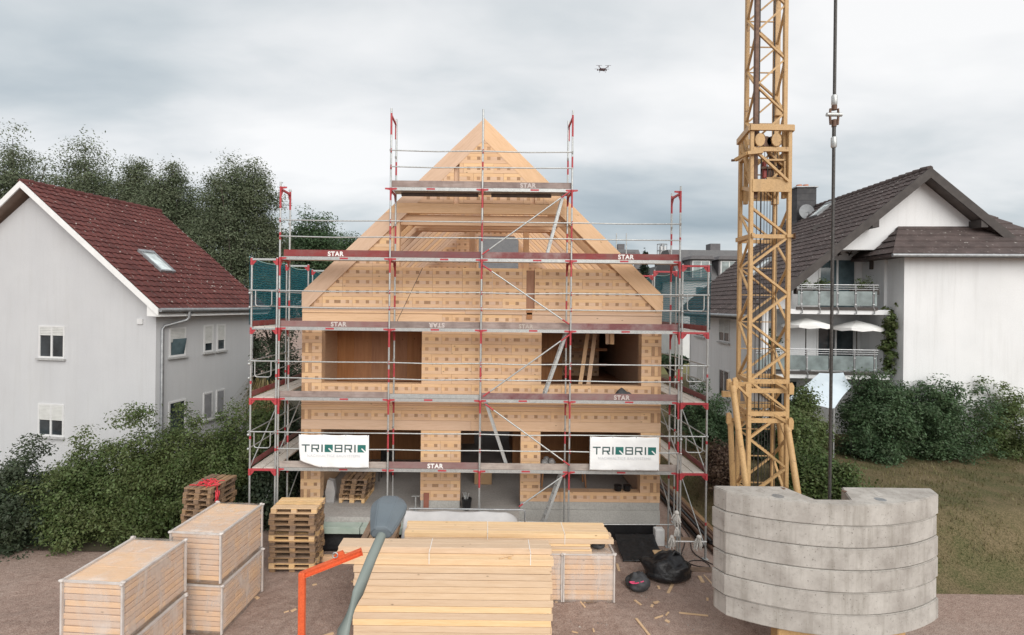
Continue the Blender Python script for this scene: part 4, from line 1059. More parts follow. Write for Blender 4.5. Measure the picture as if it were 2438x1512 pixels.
x, y, z, r = px_tree(412, 33, 378, 640, 80); tree('deciduous_tree', 'narrow pointed grey green tree between two taller neighbours behind the red roof', 'tree', x, y, z, r, 220, 90, .38, .135, L_grey, 22, TG, .5, .26, .45, .5, .42, lobes(33, (450, 520, 32, 80, 110, .3), (380, 500, 34, 80, 110, -.3), (430, 610, 60, 70, 110, 0)))
x, y, z, r = px_tree(338, 35, 370, 600, 90); tree('deciduous_tree', 'olive tree cut by the left edge of the picture above the red roof', 'tree', x, y, z, r, 230, 88, .4, .14, L_grey, 23, TG, .45, .26, .45, .5, .42, lobes(35, (300, 480, 40, 80, 110, .3), (365, 520, 34, 70, 100, -.2)))
x, y, z, r = px_tree(205, 36, 352, 600, 150); tree('deciduous_tree', 'broad olive tree standing further left behind the house ridge', 'tree', x, y, z, r, 330, 76, .46, .16, L_grey, 24, TG, .45, .28, .45, .5, .42)
x, y, z, r = px_tree(40, 38, 330, 600, 200); tree('deciduous_tree', 'leftmost olive tree behind the white gable', 'tree', x, y, z, r, 330, 76, .52, .17, L_grey, 25, TG, .45, .28, .45, .5, .42)
GG = 'green trees behind the timber house'
x, y, z, r = px_tree(738, 40, 506, 760, 100); tree('deciduous_tree', 'deep green pointed tree behind the left scaffold tower', 'tree', x, y, z, r, 240, 76, .4, .17, L_green, 31, GG, .6, .25, .45, extra=lobes(40, (705, 600, 42, 70, 110, .2), (770, 590, 42, 65, 120, -.2)))
x, y, z, r = px_tree(832, 43, 556, 760, 90); tree('deciduous_tree', 'lower deep green tree touching the left roof slope of the timber house', 'tree', x, y, z, r, 210, 76, .42, .18, L_green, 32, GG, .5, .25, .45, extra=lobes(43, (795, 615, 40, 55, 110, .3), (870, 625, 45, 50, 100, 0)))
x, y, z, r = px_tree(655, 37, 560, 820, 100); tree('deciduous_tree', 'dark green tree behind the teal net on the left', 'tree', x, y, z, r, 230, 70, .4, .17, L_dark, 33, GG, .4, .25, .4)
# dark garden shrubs between the white house and the scaffold
SG = 'dark shrubs beside the left scaffold return'
for i, (px, d, yt, yb, wp, mt, lb) in enumerate(((668, 24, 790, 1020, 130, L_dark, 'tall dark shrub behind the upper end guards of the left return'), (600, 26, 760, 1010, 90, L_dark, 'dark shrub at the corner of the white house'),
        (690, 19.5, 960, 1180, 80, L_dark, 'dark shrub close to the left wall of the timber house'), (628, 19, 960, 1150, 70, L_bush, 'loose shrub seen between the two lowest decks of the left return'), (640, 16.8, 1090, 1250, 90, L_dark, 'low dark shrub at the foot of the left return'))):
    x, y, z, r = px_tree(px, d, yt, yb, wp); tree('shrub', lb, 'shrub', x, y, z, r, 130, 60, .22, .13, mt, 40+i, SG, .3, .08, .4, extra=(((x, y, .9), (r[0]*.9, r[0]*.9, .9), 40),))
# big bushes in front of the white house
BG = 'bushes below the white house'
for i, (px, d, yt, yb, wp, mt, lb) in enumerate(((545, 17.2, 990, 1240, 170, L_bush, 'rounded green bush right beside the left scaffold legs'), (425, 16.6, 1000, 1260, 190, L_bush, 'widest green bush in front of the downpipe'), (330, 16.0, 1025, 1290, 170, L_bush, 'green bush at the left picture edge behind the wrapped packs'),
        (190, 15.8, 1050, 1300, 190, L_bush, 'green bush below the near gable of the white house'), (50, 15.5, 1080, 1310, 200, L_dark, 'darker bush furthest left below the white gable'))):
    x, y, z, r = px_tree(px, d, yt, yb, wp); tree('bush', lb, 'bush', x, y, z, r, 300, 105, .19, .085, mt, 60+i, BG, .25, .07, .7, extra=(((x, y-.3, .7), (r[0]*1.0, r[1]*.8, .8), 90),))
def grass_clump(label, px, py, d, h, r, n, mat, seed, cat='ornamental grass', z0=None):
    p = at(px, py, d); z0 = 0 if z0 is None else z0; rg = np.random.default_rng(seed); o = thing('grass_clump', label, cat, (p.x, p.y, z0)); m = MB()
    for _ in range(n):
        a = rg.random()*6.28; q = rg.random()*r*.3; tip = r*(.5+.7*rg.random()); hh = h*(.6+.5*rg.random()); w_ = .02
        b0 = V((q*math.cos(a), q*math.sin(a), 0)); m1 = V((tip*.5*math.cos(a), tip*.5*math.sin(a), hh)); t1 = V((tip*math.cos(a), tip*math.sin(a), hh*.75)); s_ = V((-math.sin(a), math.cos(a), 0))*w_
        m.add([b0-s_, b0+s_, m1+s_*.8, m1-s_*.8, t1], [(0, 1, 2, 3), (3, 2, 4)])
    m.build('blades', mat, o, kind='stuff')
grass_clump('tall dry ornamental grass behind the left return end guard', 634, 925, 22.5, 3.6, 1.3, 420, L_dry, 5)
# right-hand garden
HG = 'shrubs in the right garden'
for i, (px, d, yt, yb, wp, mt, lb, nl) in enumerate(((2086, 20.0, 904, 1075, 132, L_green, 'largest dark green shrub under the lower balcony', 330), (2230, 20.5, 905, 1090, 200, L_green, 'dark green shrub right of the white wing', 300), (2370, 21, 930, 1100, 180, L_bush, 'green shrub at the far right edge', 220),
        (1908, 19.2, 948, 1090, 84, L_bush, 'loose green shrub in front of the blue shade sail', 240), (1900, 16.8, 985, 1190, 70, L_light, 'light green shrub close to the right crane strut', 200), (1960, 15.4, 1080, 1215, 120, L_light, 'low light green shrub behind the notch of the concrete slabs', 230),
        (1690, 22.5, 945, 1110, 110, L_green, 'dark green shrub between the scaffold and the crane mast', 260), (1640, 25, 930, 1080, 70, L_dark, 'dark shrub against the left wall of the gabled house', 150), (1800, 20.5, 985, 1160, 120, L_dark, 'dark shrub seen through the crane mast', 240), (1725, 18.5, 1060, 1165, 80, L_brown, 'dry brown brush left of the crane struts', 150))):
    x, y, z, r = px_tree(px, d, yt, yb, wp); zl = LZ(x, y); tree('shrub', lb, 'shrub', x, y, z, r, nl, 90, .19, .095, mt, 80+i, HG, .25, .07, .6, z0=zl, extra=(((x, y-.1, zl+.35), (r[0]*1.0, r[1]*.9, .4), nl//4),))
# climber at the balcony corner, plants on the balconies
def tuft(name, label, cat, p, r, n, mat, seed, pot=True, leaf=.07):
    rg = np.random.default_rng(seed); o = thing(name, label, cat, (p.x, p.y, p.z))
    pt, cs = crown_pts(rg, (p.x, p.y, p.z+r[2]), r, n, 26, .07, .4, 0, 2.2, seed); leaves('foliage', pt, leaf, mat, o, rg, .5, 0, (p.x, p.y, p.z))
    m = MB()
    for c in cs[::max(1, len(cs)//6)]: m.tube([(0, 0, 0), V(c)-p], [.012, .005], 5)
    m.build('stem', M_bark, o, kind='stuff')
    if pot:
        b = MB(); b.bbox(-r[0], -.12, -.22, r[0], .12, .03, .02); b.build('planter_box', M_barge, o)
    return o
p = RM @ V((4.95, -.42, 4.5)); rg = np.random.default_rng(4)
o = thing('climbing_plant', 'green climbing plant at the right end of the lower balcony', 'climbing plant', p)
pt = []
for zc_, n_, rx_ in ((6.45, 26, .42), (5.7, 14, .30), (6.9, 8, .2), (5.1, 10, .2)): pt.append(crown_pts(rg, (p.x+.05, p.y, zc_), (rx_, .3, .5), n_, 40, .1, .4)[0])
leaves('foliage', np.concatenate(pt), .13, L_bush, o, rg, .7, 0, p); m = MB(); m.tube([(0, .2, -4.4), (.05, .2, 0), (0, .1, 2.4)], [.04, .03, .015], 6); m.build('stem', M_bark, o)
for px, w_, lb, s_ in ((1912, .35, 'plant box at the left end of the upper balcony', 7), (2058, .55, 'largest flowering plant box at the right end of the upper balcony', 8), (1955, .3, 'small plant box in the middle of the upper balcony', 9)):
    q = rh(px, 690, -.32); tuft('balcony_plant', lb, 'balcony plant', RM @ V((q.x, -.32, 7.95)), (w_, .18, .28 if w_ > .5 else .22), 22, L_bush, s_)
q = rh(1835, 800, .6); tuft('potted_plant', 'leafy potted plant seen through the crane mast on the lower balcony', 'potted plant', RM @ V((q.x, .5, 4.64)), (.4, .3, .75), 40, L_green, 12, leaf=.12)
# far background: meadow, houses, conifer, mast
grid_sheet(8.2, 40, 34, 120, 8, 8, lambda x, y: .08+max(0, y-34)*.085).build('meadow', noisy('yellow_meadow', (.20, .165, .075), (.14, .15, .055), .5, .95, fine=8, per_object=False), kind='structure')
M_far_roof = noisy('grey_slate_roof', (.10, .10, .105), (.145, .14, .14), 2, .8, fine=12); M_far_wall = noisy('far_white_wall', (.62, .63, .64), (.70, .70, .70), 1, .9); M_clad = noisy('dark_slate_cladding', (.11, .105, .11), (.155, .145, .15), 3, .8, fine=14)
def far_house(px0, px1, d, yr, ye, label, seed, dormer=True, wallmat=None, dep=8, ridge='x'):
    a, b = at(px0, ye, d), at(px1, ye, d); rz = at((px0+px1)/2, yr, d+dep/2).z; o = thing('far_house', label, 'house', ((a.x+b.x)/2, d, 0), group='houses behind the site'); w_ = (b.x-a.x)/2; ez = (a.z+b.z)/2
    m = MB(); m.box(-w_, 0, 0, w_, dep, ez); m.build('wall', wallmat or M_far_wall, o); m = MB(); e = .35
    if ridge == 'x': m.prism([(-e, ez), (dep+e, ez), (dep*.62, rz), (dep*.38, rz)], 'x', -w_-e, w_+e)
    else: m.prism([(-w_-e, ez), (w_+e, ez), (0, rz)], 'y', -e, dep+e)
    m.build('roof', M_far_roof, o)
    if dormer:
        for fx in ((-.45, .35) if w_ > 2.5 else (0,)):
            x = fx*w_; dm = MB(); h = (rz-ez)*.62; dm.box(x-w_*.3, -.05, ez+.05, x+w_*.3, dep*.4, ez+h); dm.prism([(x-w_*.36, ez+h), (x+w_*.36, ez+h), (x+w_*.28, ez+h+.35), (x-w_*.28, ez+h+.35)], 'y', -.35, dep*.42); dd = dm.build('dormer', M_clad, o)
            g = MB(); g.box(x-w_*.22, -.09, ez+.25, x-.05, -.052, ez+h-.2); g.box(x+.05, -.09, ez+.25, x+w_*.22, -.052, ez+h-.2); g.build('pane', MATS['frosted_balcony_glass'], dd)
            f = MB(); f.box(x-w_*.25, -.08, ez+.18, x+w_*.25, -.053, ez+.25); f.box(x-w_*.25, -.08, ez+h-.2, x+w_*.25, -.053, ez+h-.13); f.box(x-.05, -.08, ez+.25, x+.05, -.053, ez+h-.2); f.box(x-w_*.25, -.08, ez+.25, x-w_*.22, -.053, ez+h-.2); f.box(x+w_*.22, -.08, ez+.25, x+w_*.25, -.053, ez+h-.2); f.build('window_frame', M_frame, dd)
    c = MB(); c.box(w_*.25, dep*.45, rz-.3, w_*.25+.9*max(.6, w_/3), dep*.55+.4, rz+.75); c.build('chimney', M_clad, o)
    for fl in range(2):
        for fx in (-.6, -.1, .4):
            z = ez-1.9-fl*2.8
            if z < .5: continue
            f = MB(); x = fx*w_; f.box(x, -.04, z, x+w_*.24, -.002, z+1.3); fr = f.build('window', M_frame, o); g = MB(); g.box(x+.07, -.05, z+.07, x+w_*.24-.07, -.041, z+1.23); g.build('pane', M_glass_b, fr)
far_house(1622, 1790, 52, 598, 668, 'grey roofed house with dormers behind the right scaffold return', 1)
far_house(1420, 1530, 62, 596, 640, 'low dark clad house over the right slope of the timber roof', 2, True, M_clad)
far_house(1545, 1612, 58, 636, 690, 'small white house with a pointed grey roof behind the teal net', 3, False, None, 7, 'y')
far_house(1100, 1262, 46, 556, 640, 'house seen through the attic window of the timber house', 4, False, None, 8)
far_house(860, 1010, 70, 640, 690, 'pale house far behind the left slope of the timber roof', 5, False)
rg = np.random.default_rng(9); p = at(1534, 745, 50); o = thing('conifer', 'small pointed conifer beyond the right roof slope', 'conifer', (p.x, 50, 0)); top = at(1534, 598, 50).z; pts = []
for i in range(700):
    f = rg.random()**.8; z_ = top-(top-1.5)*f; a = rg.random()*6.28; rr = 1.75*f*(.4+.6*rg.random()); pts.append(np.array([p.x+rr*math.cos(a), 50+rr*math.sin(a), z_-.25*rr])+rg.normal(size=(9, 3))*.12)
leaves('foliage', np.concatenate(pts), .26, L_con, o, rg, .5, .3, (p.x, 50, 0)); m = MB(); m.tube([(0, 0, 0), (0, 0, top)], [.2, .03], 7); m.build('trunk', M_bark, o)
for i, (px, d, yt, wp, lb) in enumerate(((1600, 40, 850, 60, 'green tree in the meadow behind the right scaffold'), (1660, 60, 700, 120, 'far green tree behind the grey roofed house'), (1470, 75, 640, 160, 'far tree line tree behind the timber house'), (930, 80, 600, 260, 'far green tree left of the attic opening'), (2300, 70, 600, 300, 'far tree hidden mostly by the gabled house'))):
    x, y, z, r = px_tree(px, d, yt, 860, wp); tree('deciduous_tree', lb, 'tree', x, y, z, r, 150, 50, r[0]*.16, .34, L_green, 120+i, 'far trees', .4, .25)
# lattice antenna mast
p = at(1575, 700, 75); o = thing('antenna_mast', 'grey antenna mast with platform cage on the skyline', 'antenna mast', (p.x, 75, 0)); k = 75/FOC; zt_ = at(1575, 580, 75).z
m = MB(); m.tube([(0, 0, 0), (0, 0, zt_)], [.35, .22], 8); m.build('pole', M_zinc, o); m = MB()
for zc_ in (zt_-.1, zt_-1.0, zt_-2.0): m.tube([(.7*math.cos(a*.785), .7*math.sin(a*.785), zc_) for a in range(9)], .04, 5)
for a in range(8): m.tube([(.7*math.cos(a*.785), .7*math.sin(a*.785), zt_-2.0), (.7*math.cos(a*.785), .7*math.sin(a*.785), zt_-.1)], .03, 5)
m.build('cage', M_zinc, o); m = MB()
for a in range(3): m.bbox(.4*math.cos(a*2.1)-.12, .4*math.sin(a*2.1)-.1, zt_-1.9, .4*math.cos(a*2.1)+.12, .4*math.sin(a*2.1)+.1, zt_-.4, .02)
m.build('antenna_panel', M_frame, o)

# short dry grass on the neighbour's lawn
rg = np.random.default_rng(55); m = MB()
for i in range(15000):
    x_, y_ = 7.4+rg.random()**1.3*15, 14.0+rg.random()**1.4*13; z_ = LZ(x_, y_); k = mnoise.noise((x_*.7, y_*.7, 2))
    if k < -.25: continue
    a = rg.random()*6.28; h = .04+.10*rg.random()*(1+k); w_ = .012; dx, dy = math.cos(a), math.sin(a); l_ = h*.6*rg.random()
    m.add([(x_-dy*w_, y_+dx*w_, z_), (x_+dy*w_, y_-dx*w_, z_), (x_+dx*l_, y_+dy*l_, z_+h)], [(0, 1, 2)])
m.build('lawn_grass', leaf_mat('short_lawn_grass', (.10, .10, .038), (.19, .155, .075), .2, .02, .3), kind='stuff')
# ================================================================== tower crane
M_crane = noisy('ochre_crane_paint', (.46, .285, .125), (.54, .35, .165), 2.2, .5, fine=26)
def rusty(m):                                     # chipped paint: rust spots and grease runs
    t = m.node_tree; b = t.nodes['Principled BSDF']; src = b.inputs['Base Color'].links[0].from_socket; v = coords(t, True)
    c = mixc(t, ramp(t, noise_n(t, v, 7, 5, .7), [(.60, (0, 0, 0)), (.68, (.75, .75, .75))]), src, (.17, .085, .045)); c = mixc(t, ramp(t, noise_n(t, coords(t, True, (4, 4, .5)), 2, 4, .6), [(.52, (0, 0, 0)), (.8, (.45, .45, .45))]), c, (.24, .16, .09)); setc(t, b, c)
rusty(M_crane)
M_cable = noisy('dark_steel_cable', (.045, .042, .04), (.09, .085, .08), 30, .5, .5)
M_brown_steel = noisy('dark_brown_steel', (.10, .055, .035), (.17, .10, .07), 8, .6, .2)
CR = thing('tower_crane', 'ochre yellow lattice tower crane mast standing behind the concrete slabs', 'crane', (6.4, 12.5, 0))
FLc, FRc = at(1782.7, 975, 12.0), at(1873, 975, 12.0); BLc, BRc = at(1757, 975, 12.95), at(1840, 975, 12.95)
P = {'fl': FLc.xy, 'fr': FRc.xy, 'bl': BLc.xy, 'br': BRc.xy}
PI2 = {'fl': at(1800, 210, 12.12).xy, 'fr': at(1869, 210, 12.12).xy, 'bl': at(1778, 210, 12.85).xy, 'br': at(1848, 210, 12.85).xy}
def zy(py, d=12.0, px=1830): return at(px, py, d).z
def cbar(nm, p, q, w_=.05, h_=.05, mat=None): return W().bar(p, q, w_, h_).build(nm, mat or M_crane, CR)
ZB, ZC = .95, zy(306)
for k, s_ in P.items():
    W().bbox(s_.x-.042, s_.y-.042, ZB, s_.x+.042, s_.y+.042, ZC, .008).build('chord', M_crane, CR)
for k, s_ in PI2.items():
    w_ = .045 if k != 'br' else .065
    W().bbox(s_.x-w_, s_.y-w_, zy(470), s_.x+w_, s_.y+w_, 21.0, .008).build('inner_chord', M_crane if k != 'fl' else M_brown_steel, CR)  # shadow on the front left inner chord is painted in as dark brown
def lattice(PS, a, b, z0, z1, step, ph, flip, w_=.05, nm='lattice_brace', horiz=False):
    z = z0+ph; i = 0
    A, B = PS[a], PS[b]
    while z+step <= z1:
        p, q = (A, B) if (i+flip) % 2 == 0 else (B, A)
        cbar(nm, (p.x, p.y, z), (q.x, q.y, z+step), w_, w_*.8)
        if horiz: cbar('cross_tie', (A.x, A.y, z), (B.x, B.y, z), .025, .025)
        z += step; i += 1
zn = zy(563); st = .655; k0 = int((zn-ZB-.1)/st)
ZL = zy(458)
lattice(P, 'fl', 'fr', zn-k0*st, ZL+.1, st, 0, 1 if k0 % 2 == 0 else 0, .062)
lattice(P, 'fl', 'bl', zn-k0*st, ZL+.1, st, 0, 0 if k0 % 2 == 0 else 1, .05)
lattice(P, 'br', 'bl', zn-k0*st, ZL+.1, st, 0, 0 if k0 % 2 == 0 else 1, .05, horiz=True)
lattice(P, 'fr', 'br', zn-k0*st, ZL+.1, st, 0, 1 if k0 % 2 == 0 else 0, .05)
zi = zy(470)
for a, b, f in (('fl', 'fr', 0), ('bl', 'fl', 1), ('br', 'bl', 0), ('fr', 'br', 1)): lattice(PI2, a, b, zi, 20.8, .62, .1, f, .05, horiz=(a == 'br'))
# collar
def q3(px, py, d): return at(px, py, d)
def rect_frame(nm, z, o_, w_, h_):
    c = sum((V((s_.x, s_.y)) for s_ in P.values()), V((0, 0)))/4; e = {k: (V((s_.x, s_.y))-c)*(1+o_)+c for k, s_ in P.items()}
    for a, b in (('fl', 'fr'), ('fr', 'br'), ('br', 'bl'), ('bl', 'fl')): cbar(nm, (e[a].x, e[a].y, z), (e[b].x, e[b].y, z), w_, h_)
    return e
e = rect_frame('collar_beam', ZC, .13, .07, .13)
rect_frame('collar_beam', zy(356), .02, .06, .1)
W().bbox(P['fl'].x, P['fl'].y-.06, zy(458), P['fr'].x, P['fl'].y-.03, zy(428), .005).build('collar_plate', M_crane, CR)
W().bbox(P['bl'].x, P['bl'].y+.03, zy(458), P['br'].x, P['bl'].y+.06, zy(425), .005).build('collar_plate', M_crane, CR)
cbar('collar_brace', q3(1806, 366, 11.92), q3(1877, 432, 11.92), .06, .05); cbar('collar_brace', q3(1766, 345, 12.4), q3(1795, 450, 12.0), .07, .07); cbar('collar_brace', q3(1773, 335, 12.6), q3(1782, 372, 12.3), .06, .06)
cbar('collar_brace', q3(1768, 448, 12.9), q3(1790, 452, 12.0), .05, .08); cbar('guide_frame', q3(1826, 381, 12.05), q3(1870, 381, 12.05), .04, .04); cbar('guide_frame', q3(1868, 381, 12.05), q3(1868, 430, 12.05), .04, .04); cbar('guide_frame', q3(1825, 425, 12.05), q3(1868, 425, 12.05), .04, .05)
cbar('guide_frame', q3(1812, 400, 12.2), q3(1860, 398, 12.2), .05, .05, M_brown_steel); cbar('guide_frame', q3(1815, 330, 12.3), q3(1862, 440, 12.5), .05, .05); cbar('guide_frame', q3(1862, 325, 12.3), q3(1876, 440, 12.5), .05, .06)
cbar('collar_arm', q3(1816, 361, 11.88), q3(1779, 365, 11.9), .07, .07); cbar('collar_arm', q3(1779, 365, 11.9), q3(1751, 381, 12.2), .07, .07)
W().tube([q3(1742, 382, 12.2), q3(1756, 381, 12.2)], .03, 8).build('locking_pin', M_brown_steel, CR)
for px, dd in ((1809, 11.95), (1848, 11.95), (1812, 12.3), (1852, 12.3)):
    c = q3(px, 333, dd); W().prism([(c.x+.11*math.cos(a*.5236), c.z+.15*math.sin(a*.5236)) for a in range(12)], 'y', c.y-.02, c.y+.02).build('pulley_plate', M_crane, CR)
for px in (1822, 1836):
    c = q3(px, 338, 12.1); W().tube([c+V((0, -.05, 0)), c+V((0, .05, 0))], .12, 14).build('pulley', M_brown_steel, CR)
for px, py, h in ((1820, 405, 40), (1830, 412, 30), (1838, 395, 55), (1856, 405, 40)):
    a, b = q3(px, py-h/2, 12.3), q3(px, py+h/2, 12.3); W().bbox(a.x-.04, 12.26, b.z, a.x+.04, 12.36, a.z, .01).build('winch_block', M_brown_steel if px != 1820 else noisy('red_lever_paint', (.30, .05, .04), (.36, .07, .06), 8, .5), CR)
W().bbox(PI2['br'].x-.10, 12.7, zy(248), PI2['br'].x+.10, 12.84, zy(225), .01).build('junction_box', M_crane, CR)
# guide collars lower down
e = rect_frame('guide_collar', zy(563), .0, .045, .09)
cbar('guide_arm', q3(1873, 562, 11.95), q3(1890, 562, 11.95), .06, .07); W().bbox(*q3(1886, 570, 11.98), *(q3(1894, 555, 11.86)), .005).build('guide_bracket', M_brown_steel, CR); cbar('guide_arm', q3(1794, 560, 11.9), q3(1754, 572, 12.9), .06, .1)
for py, o_ in ((908, .04), (930, .04), (985, .03), (1001, .03)): rect_frame('base_collar', zy(py), o_, .05, .10)
for px, py, d in ((1736, 915, 12.1), (1750, 912, 11.8), (1883, 925, 11.8), (1735, 995, 12.5), (1882, 1008, 11.8), (1780, 925, 11.9)):
    c = q3(px, py, d); W().prism([(c.x-.05, c.z-.13), (c.x+.05, c.z-.13), (c.x+.06, c.z+.05), (c.x+.02, c.z+.13), (c.x-.05, c.z+.1)], 'y', c.y-.03, c.y+.03).build('pivot_lug', M_crane, CR)
cbar('base_arm', q3(1735, 915, 12.1), q3(1785, 914, 11.9), .06, .09); cbar('base_arm', q3(1735, 998, 12.6), q3(1782, 1000, 12.2), .06, .07); cbar('base_arm', q3(1720, 938, 12.1), q3(1742, 938, 12.1), .09, .13); cbar('base_arm', q3(1755, 918, 11.85), q3(1783, 945, 11.9), .05, .05); cbar('base_arm', q3(1838, 905, 12.0), q3(1880, 930, 11.85), .05, .05); cbar('base_arm', q3(1838, 985, 12.0), q3(1880, 1008, 11.85), .06, .06)
def strut(a, b, r): 
    p, q = q3(*a), q3(*b); d = (q-p); q = p+d*1.25
    m = W(); m.tube([p, q], r, 14); m.tube([p-d.normalized()*.04, p+d.normalized()*.1], r*1.12, 14); m.build('support_strut', M_crane, CR)
strut((1745, 922, 11.8), (1776, 1158, 11.45), .066); strut((1739, 1003, 12.6), (1745, 1158, 12.6), .064); strut((1875, 1016, 11.85), (1899, 1172, 11.4), .066); strut((1858, 1008, 12.7), (1866, 1158, 12.9), .075)
W().bbox(P['bl'].x+.2, 12.98, zy(985), P['br'].x, 13.25, zy(928), .01).build('control_cabinet', noisy('grey_cabinet', (.26, .26, .27), (.33, .33, .33), 3, .5), CR)
for px, r_, d in ((1800, .008, 12.2), (1810, .016, 12.3), (1825, .007, 12.15), (1832, .007, 12.2), (1838, .007, 12.25), (1818, .007, 12.4), (1848, .009, 12.15)):
    t_, b_ = q3(px+4, 330, d), q3(px-6, 1160, d); W().tube([(b_.x, d, 1.2), (b_.x, d, t_.z if px != 1810 else t_.z)], r_, 6).build('hoist_rope', M_cable, CR)
for px in (1808, 1843):
    t_ = q3(px, 200, 12.4); W().tube([(t_.x, 12.4, zy(330)), (t_.x, 12.4, 21)], .014, 6).build('hoist_rope', M_cable, CR)
m = W(); m.bbox(5.7, 10.32, .45, 8.2, 10.6, .88, .02); m.bbox(6.0, 10.6, .45, 6.3, 13.2, .9, .02); m.bbox(6.75, 10.5, .45, 7.1, 13.6, .9, .02); m.bbox(6.1, 12.9, .35, 8.6, 13.2, .8, .02); m.build('undercarriage', M_crane, CR)
for x_, y_ in ((6.3, 13.05), (8.5, 13.05), (5.9, 10.45), (8.0, 10.45)):
    m = W(); m.tube([(x_, y_, .05), (x_, y_, .5)], .07, 10); m.bbox(x_-.3, y_-.3, 0, x_+.3, y_+.3, .06, .01); m.build('outrigger_jack', M_zinc, CR)
# pendant bar with its couplings
pt_, pb = q3(1994, -90, 10.55), q3(1975, 1180, 10.55)
def pp(py): return V((pb.x+(pt_.x-pb.x)*(1180-py)/1270*.3, 10.55, at(1982, py, 10.55).z))
PB = V((pb.x, 10.55, 1.0))
W().tube([pp(350), PB], .03, 10).build('pendant_rope', M_cable, CR); W().tube([pp(-400), pp(228)], .03, 10).build('pendant_rope', M_cable, CR); W().tube([pp(300), pp(330)], .034, 10).build('pendant_rope', M_cable, CR)
for a, b in ((226, 251), (326, 352)): W().tube([pp(a), pp(a+3), pp(b-3), pp(b)], [.04, .055, .055, .04], 12).build('rope_clamp', M_galv, CR)
c = pp(273); W().tube([c+V((-.15, 0, 0)), c+V((.15, 0, 0))], .038, 12).build('coupling_pin', M_galv, CR)
m = W()
for s_ in (-1, 1): m.tube([c+V((s_*.075, 0, .12)), c+V((s_*.085, 0, 0)), c+V((s_*.07, 0, -.2))], .022, 8)
m.tube([pp(251), pp(262)], .05, 10); m.tube([pp(285), pp(302)], .045, 10); m.build('shackle', M_brown_steel, CR)
# ------------------------------------------------------------------ concrete counterweight slabs
def conc_mat():
    m, t, b = base('weathered_concrete', .9, 0, .25); v = coords(t, True)
    n = noise_n(t, v, 1.6, 7, .65); c = ramp(t, n, [(.33, (.31, .285, .26)), (.5, (.41, .385, .355)), (.68, (.49, .465, .43))])
    v2 = coords(t, True, (6, 6, .5)); n2 = noise_n(t, v2, 1.2, 5, .6); c = mixc(t, ramp(t, n2, [(.5, (0, 0, 0)), (.72, (.45, .45, .45))]), c, (.20, .18, .15))
    n3 = noise_n(t, v, 24, 3, .6); c = mixc(t, ramp(t, n3, [(.62, (0, 0, 0)), (.72, (.8, .8, .8))]), c, (.15, .14, .125))
    n4 = noise_n(t, v, 5, 6, .7); c = mixc(t, ramp(t, n4, [(.56, (0, 0, 0)), (.7, (.4, .4, .4))]), c, (.22, .205, .18))
    setc(t, b, c); bump(t, b, n3, .006, .5); return m
M_cw = conc_mat()
AXX, YBK, RAD = 6.95, 11.0, 3.77
def slab_poly(s_=0.0):
    pl = [(4.71, YBK), (4.71, YBK-.06), (4.82, 10.66)]
    for i in range(1, 24):
        x = 4.82+(2*(AXX-4.82))*i/24; pl.append((x, 10.0+RAD-math.sqrt(RAD**2-(x-AXX)**2)))
    xr = 2*AXX
    pl += [(xr-4.82, 10.66), (xr-4.71, YBK-.06), (xr-4.71, YBK), (7.36, YBK), (7.06, 10.28), (6.37, 10.28), (6.14, YBK)]
    return pl
lbs = ['topmost pale concrete slab with lifting sockets beside the crane', 'second concrete slab from the top of the crane ballast', 'third concrete slab from the top with dark stains', 'fourth concrete slab from the top of the crane ballast', 'fifth concrete slab from the top of the crane ballast', 'lowest concrete slab of the crane ballast']
import bmesh
for k in range(6):
    zt_ = 3.44-.418*k; dx, dy = (0, 0) if k == 0 else (rnd.uniform(-.035, .02), rnd.uniform(-.02, .02)); o = thing('concrete_slab', lbs[k], 'concrete slab', (AXX+dx, 10.6+dy, zt_-.41), rnd.uniform(-.006, .006), 'concrete slabs stacked as crane ballast')
    m = MB(); m.prism([(x-AXX, y-10.6) for x, y in slab_poly()], 'z', 0, .408); bm = bmesh.new(); tm = m.mesh('t', M_cw); bm.from_mesh(tm); bpy.data.meshes.remove(tm)
    bmesh.ops.bevel(bm, geom=[e_ for e_ in bm.edges if abs(e_.verts[0].co.z-e_.verts[1].co.z) < .01], offset=.018, segments=2, affect='EDGES'); me = bpy.data.meshes.new('block'); bm.to_mesh(me); bm.free(); me.materials.append(M_cw); put(me, 'block', o)
    if k == 0:
        for px, py, r_ in ((1863, 1163, .055), (1852, 1181, .11), (2010, 1169, .05), (2096, 1189, .10)):
            h = hit(px, py, V((0, 0, zt_)), V((0, 0, 1))); s_ = MB(); s_.tube([(h.x-AXX, h.y-10.6, .4), (h.x-AXX, h.y-10.6, .4115)], r_, 18); s_.build('lifting_socket', M_brown_steel if r_ < .08 else M_zinc, o)
        for pxs in ((1805, 1160, 1875, 1172), (2060, 1165, 2110, 1180)):
            a, b = hit(pxs[0], pxs[1], V((0, 0, zt_)), V((0, 0, 1))), hit(pxs[2], pxs[3], V((0, 0, zt_)), V((0, 0, 1))); s_ = MB(); s_.bbox(a.x-AXX, b.y-10.6, .40, b.x-AXX, a.y-10.6, .4125, .004); s_.build('cast_recess', M_cw, o)

